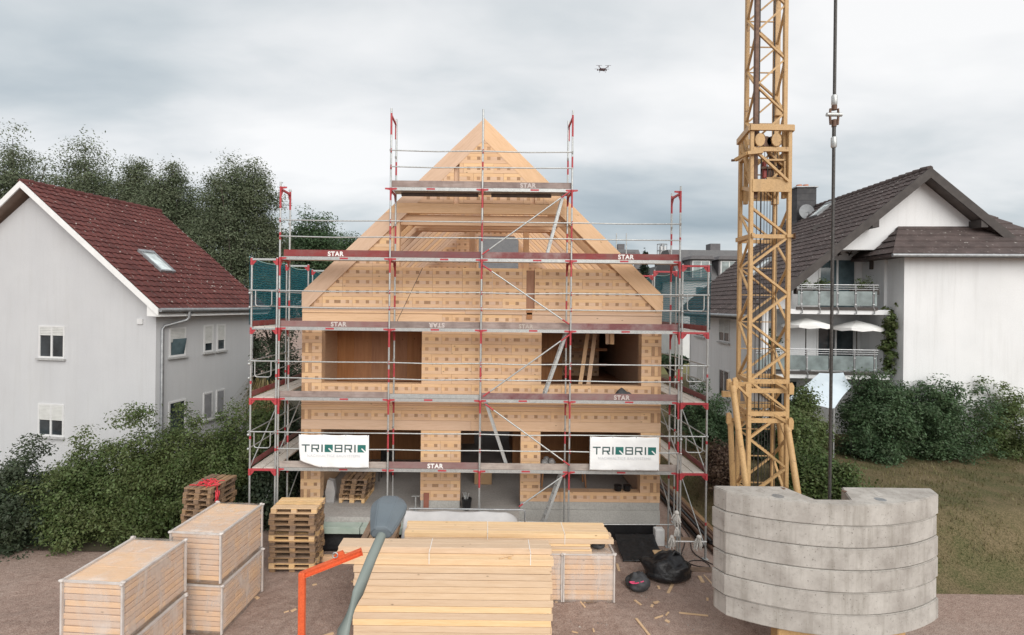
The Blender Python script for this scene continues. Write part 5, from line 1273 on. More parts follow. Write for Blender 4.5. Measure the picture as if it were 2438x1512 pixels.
# ================================================================== pallets
def pallet(mat, label, group, loc, rz):
    o = thing('pallet', label, 'pallet', loc, rz, group)
    bo = {}
    def pb_(nm, x0, y0, z0, x1, y1, z1):
        key = (nm, round(x1-x0, 3), round(y1-y0, 3), round(z1-z0, 3))
        if key not in bo: bo[key] = MB().bbox(-(x1-x0)/2, -(y1-y0)/2, -(z1-z0)/2, (x1-x0)/2, (y1-y0)/2, (z1-z0)/2, .004).mesh(nm, mat)
        q = bpy.data.objects.new(nm, bo[key]); COL.objects.link(q); q.parent = o; q.location = ((x0+x1)/2, (y0+y1)/2, (z0+z1)/2)
    for y, w_ in ((-.3275, .145), (-.1775, .1), (0, .145), (.1775, .1), (.3275, .145)): pb_('deck_board', -.6, y-w_/2, .122, .6, y+w_/2, .144)
    for x in (-.5275, 0, .5275): pb_('cross_board', x-.0725, -.4, .1, x+.0725, .4, .1215)
    for y, w_ in ((-.35, .1), (0, .145), (.35, .1)):
        pb_('bottom_board', -.6, y-w_/2, 0, .6, y+w_/2, .022)
        for x, b_ in ((-.5275, .145), (0, .145), (.5275, .145)): pb_('block', x-b_/2, y-w_/2, .0225, x+b_/2, y+w_/2, .0995)
    return o
PG = []
ORD = ['', 'second', 'third', 'fourth', 'fifth', 'sixth', 'seventh', 'eighth', 'ninth', 'tenth', 'eleventh', 'twelfth', 'thirteenth', 'fourteenth']
proto_old = pallet(M_old, 'x', None, (0, 0, 0), 0); proto_new = pallet(M_newpal, 'x', None, (0, 0, 0), 0); protos = {'o': [proto_old, True], 'n': [proto_new, True]}
CH = {}
for c_ in bpy.data.objects:
    if c_.parent in (proto_old, proto_new): CH.setdefault(c_.parent.name, []).append(c_)
def place_pallet(kind, label, group, loc, rz):
    p, first = protos[kind]
    if first: o = p; protos[kind][1] = False
    else:
        o = p.copy(); COL.objects.link(o)
        for c_ in CH[p.name]: q = c_.copy(); COL.objects.link(q); q.parent = o
    o.location = loc; o.rotation_euler = (0, 0, rz); tag(o, label, 'pallet', group); return o
def pallet_stack(cx_, cy_, n, rz, what, group, z0=0, top='o', jit=.03, mix=.2):
    for k in range(n):
        kd = top if k == 0 else ('n' if rnd.random() < mix else 'o')
        lb = f'top pallet of {what}' if k == 0 else (f'bottom pallet of {what}' if k == n-1 else f'{ORD[k]} pallet from the top of {what}')
        place_pallet(kd, lb, group, (cx_+(rnd.uniform(-jit, jit) if k else jit), cy_+rnd.uniform(-jit, jit)*.7, z0+.1445*(n-1-k)), rz+rnd.uniform(-.025, .025)*(jit/.03))
pallet_stack(-5.12, 14.3, 12, 0, 'the tall stack beside the street lamp', 'pallets in the tall front stack', top='n', mix=.22)
pallet_stack(-7.92, 15.1, 14, R(83), 'the strapped stack by the bush', 'pallets in the strapped stack', jit=.04, mix=.0)
pallet_stack(-4.15, 17.0, 5, R(88), 'the stack inside the ground floor opening', 'pallets stacked inside the house', z0=.955, mix=.1)
pallet_stack(-2.62, 13.0, 11, R(90), 'the stack right behind the lamp head', 'pallets behind the street lamp', mix=.3)
m = W(); M_strap = noisy('red_plastic_strap', (.62, .03, .05), (.75, .06, .08), 8, .4); zt_ = 14*.1445+.004
o = thing('red_strap', 'tangled red strap over the pallet stack by the bush', 'strap', (-7.9, 15.0, zt_))
m.bar((-7.52, 14.7, zt_+.006), (-8.3, 14.75, zt_+.006), .05, .006); m.bar((-7.505, 14.7, zt_+.006), (-7.495, 14.72, zt_-.42), .05, .006, 0, (1, 0, 0))
for i in range(26):
    a = V((-7.6-rnd.random()*.5, 14.6+rnd.random()*.5, zt_+.01)); b = a+V((rnd.uniform(-.25, .25), rnd.uniform(-.2, .2), rnd.uniform(.0, .05))); m.tube([a, a.lerp(b, .5)+V((0, 0, .04)), b], .011, 5)
for i in range(10):
    a = V((-7.49+rnd.uniform(-.03, .03), 14.68+rnd.uniform(-.08, .08), zt_-.1-rnd.random()*.25)); m.tube([a, a+V((.02, -.03, -.06)), a+V((rnd.uniform(-.05, .05), -.03, -.16))], .011, 5)
m.build('strap_tangle', M_strap, o)
# ================================================================== wrapped packages of blocks
def film_mat():
    m = bpy.data.materials.new('stretch_film'); m.use_nodes = True; t = m.node_tree; b = t.nodes['Principled BSDF']; MATS['film'] = m
    b.inputs['Roughness'].default_value = .22; b.inputs['Base Color'].default_value = (.80, .77, .74, 1); v = coords(t, True, (1, 1, 1)); n = noise_n(t, v, 1.1, 4, .5, 1.2); n2 = noise_n(t, coords(t, True, (1.5, 1.5, .4)), 2.2, 3, .5, .8)
    mm = t.nodes.new('ShaderNodeMath'); mm.operation = 'MULTIPLY'; t.links.new(n, mm.inputs[0]); t.links.new(n2, mm.inputs[1])
    r = t.nodes.new('ShaderNodeMapRange'); t.links.new(mm.outputs[0], r.inputs[0]); r.inputs[1].default_value = .18; r.inputs[2].default_value = .42; r.inputs[3].default_value = .14; r.inputs[4].default_value = .5
    t.links.new(r.outputs[0], b.inputs['Alpha']); bump(t, b, n2, .02, .5); return m
M_film = film_mat(); M_filmtop = M_film
M_foil = noisy('milky_film_fold', (.50, .45, .42), (.62, .58, .55), 6, .3)
def package(label, group, c, rz, wd, dp, h, z0, n=9, axis='x'):
    o = thing('wrapped_package', label, 'package', (c[0], c[1], z0), rz, group); m = MB(); m.bbox(-wd/2+.05, -dp/2+.05, 0, wd/2-.05, dp/2-.05, .08, .005); m.build('base_board', M_old, o); t_ = (h-.1)/n
    for k in range(n):
        z = .085+t_*k; ins = rnd.uniform(.015, .035); nb = 3
        for j in range(nb):
            y0, y1 = -dp/2+ins+(dp-2*ins)*j/nb, -dp/2+ins+(dp-2*ins)*(j+1)/nb
            m = MB(); m.bbox(-wd/2+ins, y0+.002, z+.004, wd/2-ins, y1-.002, z+t_-.012, .008); m.build('timber_block', M_pine if axis == 'x' else M_pine_y, o)
    f = MB(); f.box(-wd/2, -dp/2, .05, wd/2, dp/2, h); import bmesh
    bm = bmesh.new(); me = f.mesh('t', M_film); bm.from_mesh(me); bpy.data.meshes.remove(me); bmesh.ops.subdivide_edges(bm, edges=bm.edges[:], cuts=9, use_grid_fill=True)
    for q in bm.verts: q.co += V((mnoise.noise(q.co*3+V((c[0], 0, 0))), mnoise.noise(q.co*3+V((9, c[1], 0))), mnoise.noise(q.co*3.5+V((0, 5, c[0])))*.8))*.012
    me = bpy.data.meshes.new('stretch_film'); bm.to_mesh(me); bm.free(); me.materials.append(M_film); 
    for p_ in me.polygons: p_.use_smooth = True
    put(me, 'stretch_film', o)
    s_ = MB(); e_ = .045
    for sx in (-1, 1):
        s_.bar((sx*(wd/2-.01), -dp/2, h-.005), (sx*(wd/2-.01), dp/2, h-.005), e_, .035)
        s_.bar((sx*(wd/2-.008), -dp/2+.006, .06), (sx*(wd/2-.008), -dp/2+.006, h), .035, e_)
        s_.bar((sx*(wd/2-.008), dp/2-.006, .06), (sx*(wd/2-.008), dp/2-.006, h), .035, e_)
        for sy in (-1, 1):
            for i in range(5): q = (sx*(wd/2)+rnd.uniform(-.03, .02)*sx, sy*(dp/2)+rnd.uniform(-.03, .02)*sy, h+rnd.uniform(-.02, .02)); s_.sphere(q, (.04, .045, .02), 0, 7, 5)
    s_.bar((-wd/2, -dp/2+.005, h-.01), (wd/2, -dp/2+.005, h-.01), .03, .035); s_.build('film_fold', M_foil, o); return o
KG = 'film wrapped packs of timber blocks'
package('upper wrapped timber pack at the left in front of the bush', KG, (-6.14, 12.15), R(-5), 1.14, 1.72, 1.11, 1.1); package('lower wrapped timber pack under the one in front of the bush', KG, (-6.12, 12.17), R(-4.4), 1.14, 1.72, 1.09, 0)
package('nearest upper wrapped timber pack at the left picture edge', KG, (-6.84, 10.12), R(-4), 1.14, 1.72, 1.12, 1.1); package('lower wrapped timber pack nearest the left picture edge', KG, (-6.82, 10.1), R(-3), 1.14, 1.72, 1.09, 0)
for i, (x_, lb) in enumerate(((-1.3, 'wrapped pack under the left end of the long boards'), (-.05, 'second wrapped pack from the left under the long boards'), (1.2, 'third wrapped pack from the left under the long boards'), (2.45, 'wrapped pack with a bare reddish side under the right end of the boards'))):
    package(lb, KG, (x_, 13.25), 0, 1.22, 1.25, 1.2, .02)
# ================================================================== timber bundles
def bundle(label, layers, straps, mats, stick=None):
    """layers: (x0, x1, y0, y1, z0, z1, count)"""
    x0, y0 = layers[0][0], layers[0][2]; o = thing('timber_bundle', label, 'timber bundle', ((layers[0][0]+layers[0][1])/2, layers[0][2], 0), group='strapped bundles of sawn timber')
    for li, (a, b, c_, d, z0, z1, n) in enumerate(layers):
        for k in range(n):
            ya, yb_ = c_+(d-c_)*k/n, c_+(d-c_)*(k+1)/n; r_ = rnd.uniform
            m = W(); m.bbox(a+r_(-.035, .035), ya+.002, z0+.001+r_(0, .003), b+r_(-.035, .035), yb_-.003, z1-.002, .004); m.build('board', mats, o)
    for x in straps:
        L0 = layers[0]; lw_ = layers[-1]; s_ = W()
        pts = []; 
        for (a, b, c_, d, z0, z1, n) in layers: pts += [(c_, z1), (c_, z0)]
        s_.box(x-.007, L0[2]-.004, L0[5]-.002, x+.007, L0[3]+.004, L0[5]+.004)
        cf = min(l_[2] for l_ in layers[:straps_n]); s_.box(x-.007, cf-.006, L0[5]-.24, x+.007, cf-.002, L0[5]+.004); s_.box(x-.007, cf-.006, L0[5]-.001, x+.007, L0[2], L0[5]+.004)
        s_.build('strap', M_white, o)
    return o
straps_n = 2
LA = [(-1.95, 2.92, 12.62, 13.3, 1.585, 1.70, 5), (-1.98, 3.0, 12.6, 13.3, 1.47, 1.585, 5), (-1.4, 2.5, 12.62, 13.3, 1.40, 1.468, 6), (-1.42, 2.48, 12.61, 13.3, 1.335, 1.40, 6), (-1.4, 2.5, 12.63, 13.3, 1.28, 1.335, 6), (-1.38, 2.52, 12.62, 13.3, 1.225, 1.28, 6)]
bundle('back bundle of long pale boards on the wrapped packs', LA, (.02, 1.86), M_lumber)
LB = [(-3.2, 1.37, 11.3, 11.72, 1.82, 1.95, 2), (-3.2, 1.38, 11.06, 11.72, 1.69, 1.815, 3), (-2.75, 1.36, 11.0, 11.8, 1.55, 1.685, 4)]
z_ = 1.54
while z_ > .25: LB.append((-2.75, 1.37, 11.0+rnd.uniform(0, .01), 11.8, z_-.135, z_-.002, 4)); z_ -= .137
bundle('front bundle of thick pale beams next to the lamp post', LB, (-1.2, .92), M_lumber)
for x_ in (-2.2, -.7, .8): W().bbox(x_-.06, 10.98, 0, x_+.06, 11.82, z_-.01, .006).build('bearer', M_old, bpy.data.objects['timber_bundle.001'])
tag(W().bbox(.45, 11.1, 1.818, .52, 11.14, 1.84, .003).build('wood_offcut', M_newpal), 'small wooden offcut lying on the front beams', 'offcut')
a, b = at(1188, 1344, 11.15), at(1222, 1330, 11.2); W_ = W(); W_.tube([V((a.x, 11.1, 1.826)), V((b.x, 11.25, 1.83))], .012, 6); tag(W_.build('thin_stick', M_newpal), 'thin pale stick lying across the front beams', 'stick')
# orange lifting fork
M_orange = noisy('orange_red_paint', (.62, .09, .03), (.74, .14, .05), 4, .42, fine=30)
fa, fb = at(862, 1313, 10.25), at(768, 1350, 10.05); dv = (fb-fa); fc = fa+dv*1.5
o = thing('lifting_fork', 'orange red steel lifting fork sticking up beside the front timber bundle', 'lifting fork', (fc.x, fc.y, 0)); m = W()
m.bar(fa, fc, .09, .012); 
up_ = V((0, 0, 1)); dn = dv.normalized(); n_ = dn.cross(up_).normalized(); u_ = n_.cross(dn)
m = W(); m.bar(fa+u_*.05, fc+u_*.05, .1, .014); m.bar(fa-u_*.05, fc-u_*.05, .1, .014); m.bar(fa, fc, .014, .1); m.bar(fa-dn*.0, fa+dn*.012, .11, .13); m.build('top_arm', M_orange, o)
m = W(); g0 = fa+dv*.55; m.prism([((fa+dv*.42).x, (fa+dv*.42).z+.05), ((fa+dv*.78).x, (fa+dv*.78).z+.05), ((fa+dv*.68).x, (fa+dv*.68).z+.16), ((fa+dv*.5).x, (fa+dv*.5).z+.17)], 'y', g0.y-.03, g0.y+.03); m.build('suspension_plate', M_orange, o)
m = W(); c = fa+dv*.62+u_*.14; m.tube([c+V((.05*math.cos(i*.5), -.04, .05*math.sin(i*.5))) for i in range(13)], .012, 6); m.build('lifting_ring', M_galv, o)
m = W(); m.bbox(fc.x-.06, fc.y-.05, .12, fc.x+.06, fc.y+.05, fc.z+.05, .01); m.build('spine', M_orange, o)
for dy in (-.28, .28): m = W(); m.bbox(fc.x, fc.y+dy-.06, .1, fc.x+1.1, fc.y+dy+.06, .16, .01); m.build('tine', M_orange, o)
m = W(); m.bbox(fc.x-.05, fc.y-.36, .1, fc.x+.05, fc.y+.36, .2, .01); m.build('cross_beam', M_orange, o)
# ================================================================== street lamp
M_lamp = noisy('blue_grey_lamp_shell', (.115, .14, .16), (.14, .168, .188), 3, .5); M_pole = noisy('grey_green_lamp_pole', (.17, .20, .185), (.21, .24, .222), 4, .45)
Nn, Ff = at(908, 1268, 5.85), at(932, 1188, 6.5); ax_ = (Ff-Nn); Ln = ax_.length; ax_.normalize(); sx_ = ax_.cross(V((0, 0, 1))).normalized(); ux_ = sx_.cross(ax_)
SL_ = thing('street_lamp', 'blue grey street lamp head on a bent pole in the foreground', 'street lamp', (-1.45, 5.0, 0)); m = W()
prof = [(-.02, .115, .085), (.0, .12, .10), (.3, .165, .125), (.62, .205, .135), (.8, .21, .12), (.95, .165, .09), (1.0, .12, .055)]; secs = []
for t_, w_, h_ in prof: c = Nn+ax_*Ln*t_; secs.append([c+sx_*a*w_+ux_*b*h_ for a, b in ((-1, -.45), (-1, .15), (-.55, .72), (.45, .72), (1, .05), (1, -.45), (.5, -.7), (-.5, -.7))])
vs = [q for s_ in secs for q in s_]; fs = []
for i in range(len(prof)-1):
    for j in range(8): fs.append((i*8+j, i*8+(j+1) % 8, (i+1)*8+(j+1) % 8, (i+1)*8+j))
fs += [tuple(range(8))[::-1], tuple(range((len(prof)-1)*8, len(prof)*8))]; m.add(vs, fs, 0, False); bm = bmesh.new(); tm = m.mesh('t', M_lamp); bm.from_mesh(tm); bpy.data.meshes.remove(tm); bmesh.ops.recalc_face_normals(bm, faces=bm.faces[:])
bmesh.ops.bevel(bm, geom=bm.edges[:], offset=.012, segments=2, affect='EDGES')
for q in bm.verts: q.co -= SL_.location
me = bpy.data.meshes.new('lamp_head'); bm.to_mesh(me); bm.free(); me.materials.append(M_lamp); put(me, 'lamp_head', SL_)
e1 = at(904, 1278, 5.9); pa = Nn+ax_*.12-ux_*.035; p1, p2 = at(884, 1330, 5.62), at(852, 1412, 5.3); p3 = at(818, 1500, 5.1); p4 = V((p3.x-.05, 5.02, p3.z-.5))
W().tube([pa, Nn-ax_*.02-ux_*.035, p1, p2, p3, p4, V((p4.x-.01, 5.0, 2.2)), V((p4.x-.01, 5.0, 0))], [.050, .052, .054, .056, .060, .062, .065, .075], 16).build('pole', M_pole, SL_)
# ================================================================== tarpaulin, bags, loose site things
def cloth(name, label, cat, mat, fn, nx, ny, base_loc, group=None, thick=.006):
    o = thing(name, label, cat, base_loc, group=group); m = W(); vs = []; fs = []
    for j in range(ny+1):
        for i in range(nx+1): vs.append(fn(i/nx, j/ny))
    for j in range(ny):
        for i in range(nx): a = j*(nx+1)+i; fs.append((a, a+1, a+nx+2, a+nx+1))
    m.add(vs, fs, 0, True); ob = m.build('sheet', mat, o); sm = ob.modifiers.new('thickness', 'SOLIDIFY'); sm.thickness = thick; return o
ra, rb_ = at(965, 1214, 14.35), at(1232, 1214, 14.35); zt_ = ra.z-.01
M_tarp = noisy('pale_grey_tarpaulin', (.44, .435, .435), (.56, .55, .55), 1.5, .5, bumpd=.01)
def tarpf(u, v):
    x = ra.x+(rb_.x-ra.x)*u; wr = mnoise.noise((u*7, v*2.2, 4))*.07*v+abs(mnoise.noise((u*15+v*3, v*1.2, 8)))*.07*v
    y = 14.35-.75*v+.12*wr; z = zt_-.62*v**1.3+wr*1.2-.03*abs(math.sin(u*9))*(1-v)
    if u > .86: f = (u-.86)/.14; x += .12*f*v; z -= .25*f*f*(1-v*.4); y += .2*f
    return (x, y, z)
cloth('tarpaulin', 'pale grey tarpaulin hung over a low rail in front of the door', 'tarpaulin', M_tarp, tarpf, 70, 24, (0, 14.0, .9))
o = thing('low_rail', 'low grey tube rail carrying the tarpaulin', 'rail', (rb_.x, 14.37, 0)); m = W(); zr_ = zt_+.03; x1_ = at(1250, 1214, 14.4).x
m.tube([(ra.x+.1, 14.4, zr_), (x1_-.05, 14.4, zr_), (x1_, 14.4, zr_-.05), (x1_, 14.4, 0)], .022, 8); m.tube([(ra.x+.1, 14.4, zr_), (ra.x+.1, 14.4, 0)], .022, 8); m.build('tube', M_zinc, o)
def lump(name, label, cat, mat, c, rx, ry, h, seed, group=None, extra=None):
    o = thing(name, label, cat, c, group=group); m = MB(); m.sphere((0, 0, 0), 1, 0, 28, 16); vs = []
    for q in m.v:
        d = V(q); n = 1+.28*mnoise.noise(d*1.6+V((seed, 0, 0)))+.16*abs(mnoise.noise(d*4+V((0, seed, 0))))+.05*mnoise.noise(d*11); vs.append((d.x*rx*n, d.y*ry*n, max(.0, (d.z*.5+.42)*h*n)))
    m.v = vs; m.build('body', mat, o)
    if extra: extra(o)
    return o
M_bag = noisy('black_plastic_bag', (.008, .008, .009), (.02, .02, .022), 5, .32, bumpd=.02, fine=14); M_bagg = noisy('dark_grey_bag', (.04, .042, .045), (.07, .07, .075), 6, .6)
p = at(1585, 1345, 14.0); lump('black_bag', 'large crumpled black bag on the ground at the right scaffold foot', 'bag', M_bag, (p.x, 13.9, 0), .62, .45, .62, 3.3, extra=lambda o: (MB().tube([(.1, 0, .55), (.2, 0, .72), (.32, .05, .62)], .05, 7).build('knot', M_bag, o)))
p = at(1512, 1350, 13.6)
def pinkband(o): b = MB(); b.tube([(.27*math.cos(a*.4), -.22+.05*math.sin(a*.7), .30+.02*math.sin(a)) for a in range(3, 13)], .016, 6); b.build('pink_cord', noisy('pink_cord', (.7, .05, .16), (.8, .1, .22), 8, .5), o)
lump('dark_sack', 'small dark grey sack with a pink cord left of the black bag', 'sack', M_bagg, (p.x, 13.35, 0), .27, .24, .42, 7.7, extra=pinkband)
p = at(1425, 1300, 12.75); lump('tool_bag', 'small dark bag with a red handle on the wrapped pack at the right', 'bag', M_bagg, (2.72, 12.95, 1.23), .17, .15, .2, 5.1)
def blacksheet(u, v):
    a, b = at(1466, 1280, 15.6), at(1560, 1280, 15.6); x = a.x+(b.x-a.x)*u; return (x+.03*mnoise.noise((u*3, v*3, 1)), 15.75-1.0*v, .36-.33*v**.7+.05*abs(mnoise.noise((u*6, v*5, 2))))
cloth('black_sheet', 'black bitumen sheet lying below the foundation wall', 'sheet', M_black, blacksheet, 30, 24, (4.2, 15.2, 0))
def deckbag(u, v):
    a, b = at(1447, 940, 15.3), at(1525, 940, 15.3); x = a.x+(b.x-a.x)*u; e_ = math.sin(math.pi*min(1, u*1.15+.02)) if u < .85 else .25*(1-u)/.15
    h = max(.02, (.30*math.exp(-((u-.42)/.2)**2)+.12*math.exp(-((u-.72)/.16)**2)))*math.sin(math.pi*v)
    return (x, 15.12+.45*v, 4.458+h+.05*abs(mnoise.noise((u*8, v*6, 3)))*math.sin(math.pi*v))
cloth('dark_jacket', 'dark grey cloth heaped on the second deck by the right window', 'cloth', M_bagg, deckbag, 34, 20, (3.9, 15.3, 4.45))
M_foam = noisy('white_foam', (.66, .66, .66), (.78, .78, .77), 6, .8)
tag(W().bbox(5.02, 15.75, .0, 5.3, 16.0, .5, .02).build('foam_block', M_foam), 'white foam block at the right corner of the foundation', 'foam block')
tag(W().bbox(4.75, 14.85, .0, 5.25, 15.2, .16, .015).build('pale_board_offcut', M_newpal), 'pale board offcut on the ground behind the black bag', 'offcut')
# rags tied to scaffold and cables on the ground
def rag(label, px, py, d, s_, seed):
    p = at(px, py, d); rg = np.random.default_rng(seed); o = thing('white_rag', label, 'rag', p, group='white rope bundles tied to the right scaffold legs'); m = MB()
    for i in range(34):
        a = rg.random()*6.28; r0_ = s_*(.2+.5*rg.random()); q = V((r0_*math.cos(a), r0_*math.sin(a)*.7, -s_*(.2+1.2*rg.random()))); m.tube([(0, 0, s_*.4), q*.5+V((0, 0, s_*.35)), q], [.018, .02, .012], 5)
    m.sphere((0, 0, s_*.35), s_*.32, 0, 8, 6); m.build('strands', noisy('off_white_cotton_%d' % seed, (.60, .57, .53), (.72, .70, .66), 12, .9), o)
rag('white rope bundle hanging on the front right leg at knee height', 1611, 1228, 14.9, .22, 1); rag('white rope bundle at the lowest rail of the right return', 1664, 1286, 14.9, .22, 2); rag('white rope bundle low on the inner right leg', 1600, 1285, 14.9, .2, 3); rag('small white rope bundle below the knee height one', 1612, 1262, 14.85, .13, 4)
tag(W().tube([at(1606, 1289, 14.95), at(1682, 1290, 14.95)], .02, 8).build('white_pipe', M_foam), 'thin white pipe between the right return legs', 'pipe')
def cable(label, pts, r_=.012, mat=None):
    P_ = [hit(px, py, V((0, 0, .02)), V((0, 0, 1))) for px, py in pts]; sm = []
    for i in range(len(P_)-1):
        p0, p1_, p2_, p3_ = P_[max(0, i-1)], P_[i], P_[i+1], P_[min(len(P_)-1, i+2)]
        for k in range(6):
            t_ = k/6; sm.append(.5*((2*p1_)+(p2_-p0)*t_+(2*p0-5*p1_+4*p2_-p3_)*t_*t_+(3*p1_-p0-3*p2_+p3_)*t_**3))
    sm.append(P_[-1]); o = W().tube(sm, r_, 6).build('cable', mat or M_bag); return tag(o, label, 'cable', 'cables on the bare earth')
cable('black cable looping round the right scaffold foot', [(1612, 1255), (1630, 1290), (1622, 1325), (1650, 1345), (1690, 1350), (1672, 1335), (1640, 1338), (1655, 1362), (1700, 1370)])
cable('thin cable lying between the right scaffold legs', [(1590, 1215), (1612, 1240), (1640, 1275), (1648, 1310), (1670, 1330), (1700, 1345)])
cable('cable at the corner of the concrete kerb', [(1578, 1160), (1590, 1175), (1604, 1182), (1600, 1210), (1612, 1222)], .01)
# boards and pipes lying along the right side of the house
o = thing('pipe_stack', 'dark brown pipes and boards lying along the right side path', 'pipe stack', (6.9, 18.0, 0))
for i in range(9):
    x_, z_0 = 6.45+.13*(i % 5)+.03*(i//5), .08+.14*(i//5); W().tube([(x_, 14.9+rnd.random()*.8, z_0), (x_+.05, 22.5+rnd.random(), z_0)], .06, 9).build('pipe', M_brown_steel if i % 3 else M_bag, o)
for i in range(3): W().bbox(7.15+.2*i, 15.6, .0, 7.32+.2*i, 21, .05+.03*i, .004).build('board', M_old, o)
tag(W().bbox(5.5, 14.2, 0, 6.5, 14.45, .05, .005).build('ground_plank', M_old), 'weathered plank on the ground at the right return foot', 'plank')
tag(W().bbox(5.0, 16.4-.3, 0, 6.3, 16.6-.3, .05, .005).build('ground_plank', M_old), 'weathered plank on the ground beside the kerb corner', 'plank')
# in and around the ground floor
tag(W().prism([(-5.0, .955), (-4.75, .955), (-4.72, 1.3), (-4.78, 1.62), (-4.95, 1.66), (-5.02, 1.3)], 'y', 16.4, 16.62).build('sack', noisy('pale_grey_sack', (.34, .33, .33), (.44, .43, .42), 5, .8, bumpd=.02)), 'pale grey sack leaning inside the left jamb', 'sack')
def bucket():
    o = thing('bucket', 'black bucket full of offcuts beside the middle pier', 'bucket', (-.62, 16.0, .955)); m = MB(); m.tube([(0, 0, 0), (0, 0, .01), (0, 0, .33)], [.12, .125, .16], 14, cap=True); m.build('tub', M_bag, o); m = MB()
    for i in range(7): a = V((rnd.uniform(-.08, .08), rnd.uniform(-.08, .08), .28)); m.tube([a, a+V((rnd.uniform(-.08, .08), 0, .22))], .018, 6)
    m.build('offcut', M_galv, o, kind='stuff')
bucket()
tag(W().bbox(-.45, 18.2, .955, .15, 18.7, 1.4, .01).build('cardboard_box', noisy('brown_cardboard', (.36, .22, .12), (.42, .27, .15), 3, .8)), 'brown cardboard box inside the middle doorway', 'box')
tag(W().bar((-1.85, 16.0, .72), (-1.84, 16.03, 1.42), .16, .03, 0, (0, 1, 0)).build('leaning_board', noisy('reddish_board', (.24, .09, .06), (.30, .12, .085), 3, .7)), 'short reddish board leaning against the middle pier', 'board')
o = thing('steel_prop', 'short steel prop standing at the left side of the middle pier', 'prop', (-2.15, 15.9, .95)); m = MB(); m.tube([(0, 0, 0), (0, 0, .42)], .025, 8); m.box(-.12, -.05, .42, .12, .05, .44); m.box(-.07, -.07, 0, .07, .07, .012); m.build('prop_tube', M_galv, o)
o = thing('chair', 'dark chair behind the left banner', 'chair', (-3.55, 18.6, .955)); m = MB(); m.bbox(-.25, -.22, .42, .25, .25, .47, .01); m.build('seat', M_bag, o); m = MB(); m.bbox(-.25, .2, .5, .25, .24, .98, .02); m.build('backrest', M_bag, o)
for sx in (-.22, .22):
    for sy in (-.2, .22): m = MB(); m.tube([(sx, sy, 0), (sx, sy, .42)], .014, 6); m.build('leg', M_bag, o)
o = thing('trestle_table', 'wooden trestle table inside the right ground floor room', 'table', (2.6, 18.3, .955)); m = MB(); m.bbox(-.9, -.35, .72, .9, .35, .76, .006); m.build('tabletop', M_room, o)
for sx in (-.75, .75):
    for sy in (-.3, .3): m = MB(); m.bar((sx, sy, 0), (sx*.93, sy*.8, .72), .05, .05); m.build('leg', M_room, o)
for i, (x_, y_, z_0, lb) in enumerate(((1.95, 18.15, 1.72, 'white hard hat on the table nearest the pier'), (2.2, 18.25, 1.72, 'white hard hat on the table right of another one'), (2.05, 18.45, 1.72, 'white hard hat at the back of the table'))):
    o = thing('hard_hat', lb, 'hard hat', (x_, y_, z_0), group='white hard hats on the trestle table'); m = MB(); m.sphere((0, 0, .04), (.12, .14, .12), 0, 14, 8); m.v = [(a, b, max(.02, c)) for a, b, c in m.v]; m.build('shell', M_frame, o); m = MB(); m.tube([(0, 0, .015), (0, 0, .03)], .155, 16); m.build('brim', M_frame, o)
for x_, lb in ((4.0, 'left black tub on the sill of the right ground floor opening'), (4.28, 'right black tub on the sill of the right ground floor opening')):
    o = thing('black_tub', lb, 'tub', (x_, 16.22, 1.495), group='black tubs on the sill'); m = MB(); m.tube([(0, 0, 0), (0, 0, .01), (0, 0, .17)], [.10, .105, .12], 14); m.build('tub', M_bag, o)
# black drainage sheet and insulation strips at the terrace edge
def membrane(u, v): return (-4.95+3.0*u, 15.28-.06*v-.03*mnoise.noise((u*5, v*2, 6)), .60-.58*v+.03*mnoise.noise((u*4, v, 1)))
cloth('drainage_membrane', 'black drainage membrane hanging from the terrace edge', 'membrane', M_black, membrane, 40, 8, (-3.4, 15.2, 0))
M_xps = noisy('pale_green_insulation', (.34, .42, .36), (.44, .50, .45), 3, .8)
for i, (a, b) in enumerate(((-5.0, -3.6), (-3.58, -2.2))): tag(W().bbox(a, 14.95, .62, b, 15.34, .80, .006).build('insulation_board', M_xps), ('left' if i == 0 else 'right')+' pale green insulation board along the terrace edge', 'insulation board', 'insulation boards at the terrace')
tag(W().bbox(-4.9, 14.6, 0, -2.0, 14.75, .14, .006).build('edge_plank', M_pine), 'long plank on the ground below the drainage membrane', 'plank')
p = at(1185, 1246, 14.6)
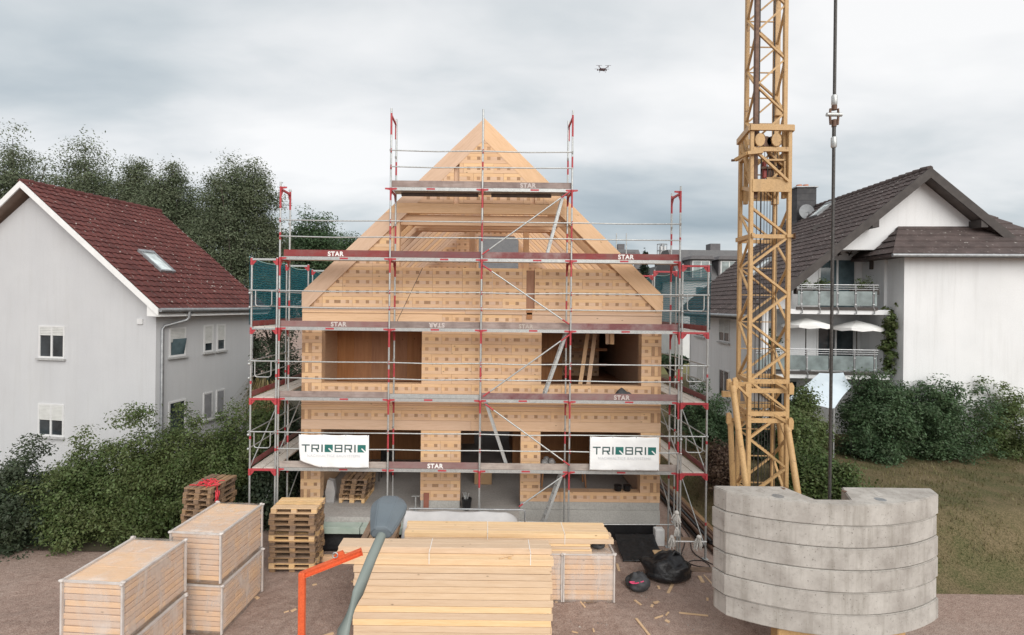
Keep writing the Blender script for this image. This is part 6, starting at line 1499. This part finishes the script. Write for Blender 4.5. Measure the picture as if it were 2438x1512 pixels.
# drone
p = at(1435, 165.5, 20); o = thing('drone', 'small dark reddish drone hovering high in the sky', 'drone', p); M_drone = noisy('dark_reddish_drone', (.055, .03, .035), (.09, .04, .045), 20, .5); m = MB(); m.bbox(-.13, -.06, -.035, .10, .06, .03, .015); m.build('body', M_drone, o)
for sx, sy in ((-1, -1), (-1, 1), (1, -1), (1, 1)):
    m = MB(); m.tube([(sx*.06, sy*.04, .0), (sx*.17, sy*.15, .045)], .012, 6); m.build('arm', M_drone, o); m = MB(); m.tube([(sx*.17, sy*.15, .02), (sx*.17, sy*.15, .08)], .017, 8); m.build('motor', M_drone, o); m = MB(); m.bbox(sx*.17-.11, sy*.15-.01, .082, sx*.17+.11, sy*.15+.01, .087, .002); q = m.build('rotor', M_drone, o)
    m = MB(); m.tube([(sx*.09, sy*.05, -.03), (sx*.12, sy*.06, -.09)], .008, 5); m.build('landing_leg', M_drone, o)
m = MB(); m.sphere((.02, -.05, -.06), .03); m.build('camera_ball', M_drone, o)
# site gravel: loose stones in the foreground
rg = np.random.default_rng(77); m = MB()
for i in range(2600):
    x_, y_ = rg.uniform(-8, 9), rg.uniform(9.0, 16.0); s_ = .012+.03*rg.random()**2; a = rg.random()*6.28
    q = [(x_+s_*math.cos(a), y_+s_*math.sin(a), 0), (x_+s_*math.cos(a+2.1), y_+s_*math.sin(a+2.1), 0), (x_+s_*math.cos(a+4.2), y_+s_*math.sin(a+4.2), 0), (x_+s_*.2, y_, s_*.8)]; m.add(q, [(0, 1, 3), (1, 2, 3), (2, 0, 3)])
m.build('loose_stones', noisy('loose_stone', (.20, .17, .15), (.34, .31, .28), 5, .9, vary=.3, island=True, per_object=False), kind='stuff')

# splinters and short offcuts trodden into the yard
rg = np.random.default_rng(31); m = MB()
for i in range(160):
    x_, y_ = rg.uniform(-8, 6), rg.uniform(8.6, 14.5); a = rg.random()*3.14; l_ = .05+.28*rg.random()**2; w_ = .015+.03*rg.random(); z_ = YZ(x_, y_)+.008; d = V((math.cos(a), math.sin(a), 0))*l_; m.bar(V((x_, y_, z_))-d, V((x_, y_, z_+.01*rg.random()))+d, w_*2, .014)
m.build('wood_scraps', M_newpal, kind='stuff')
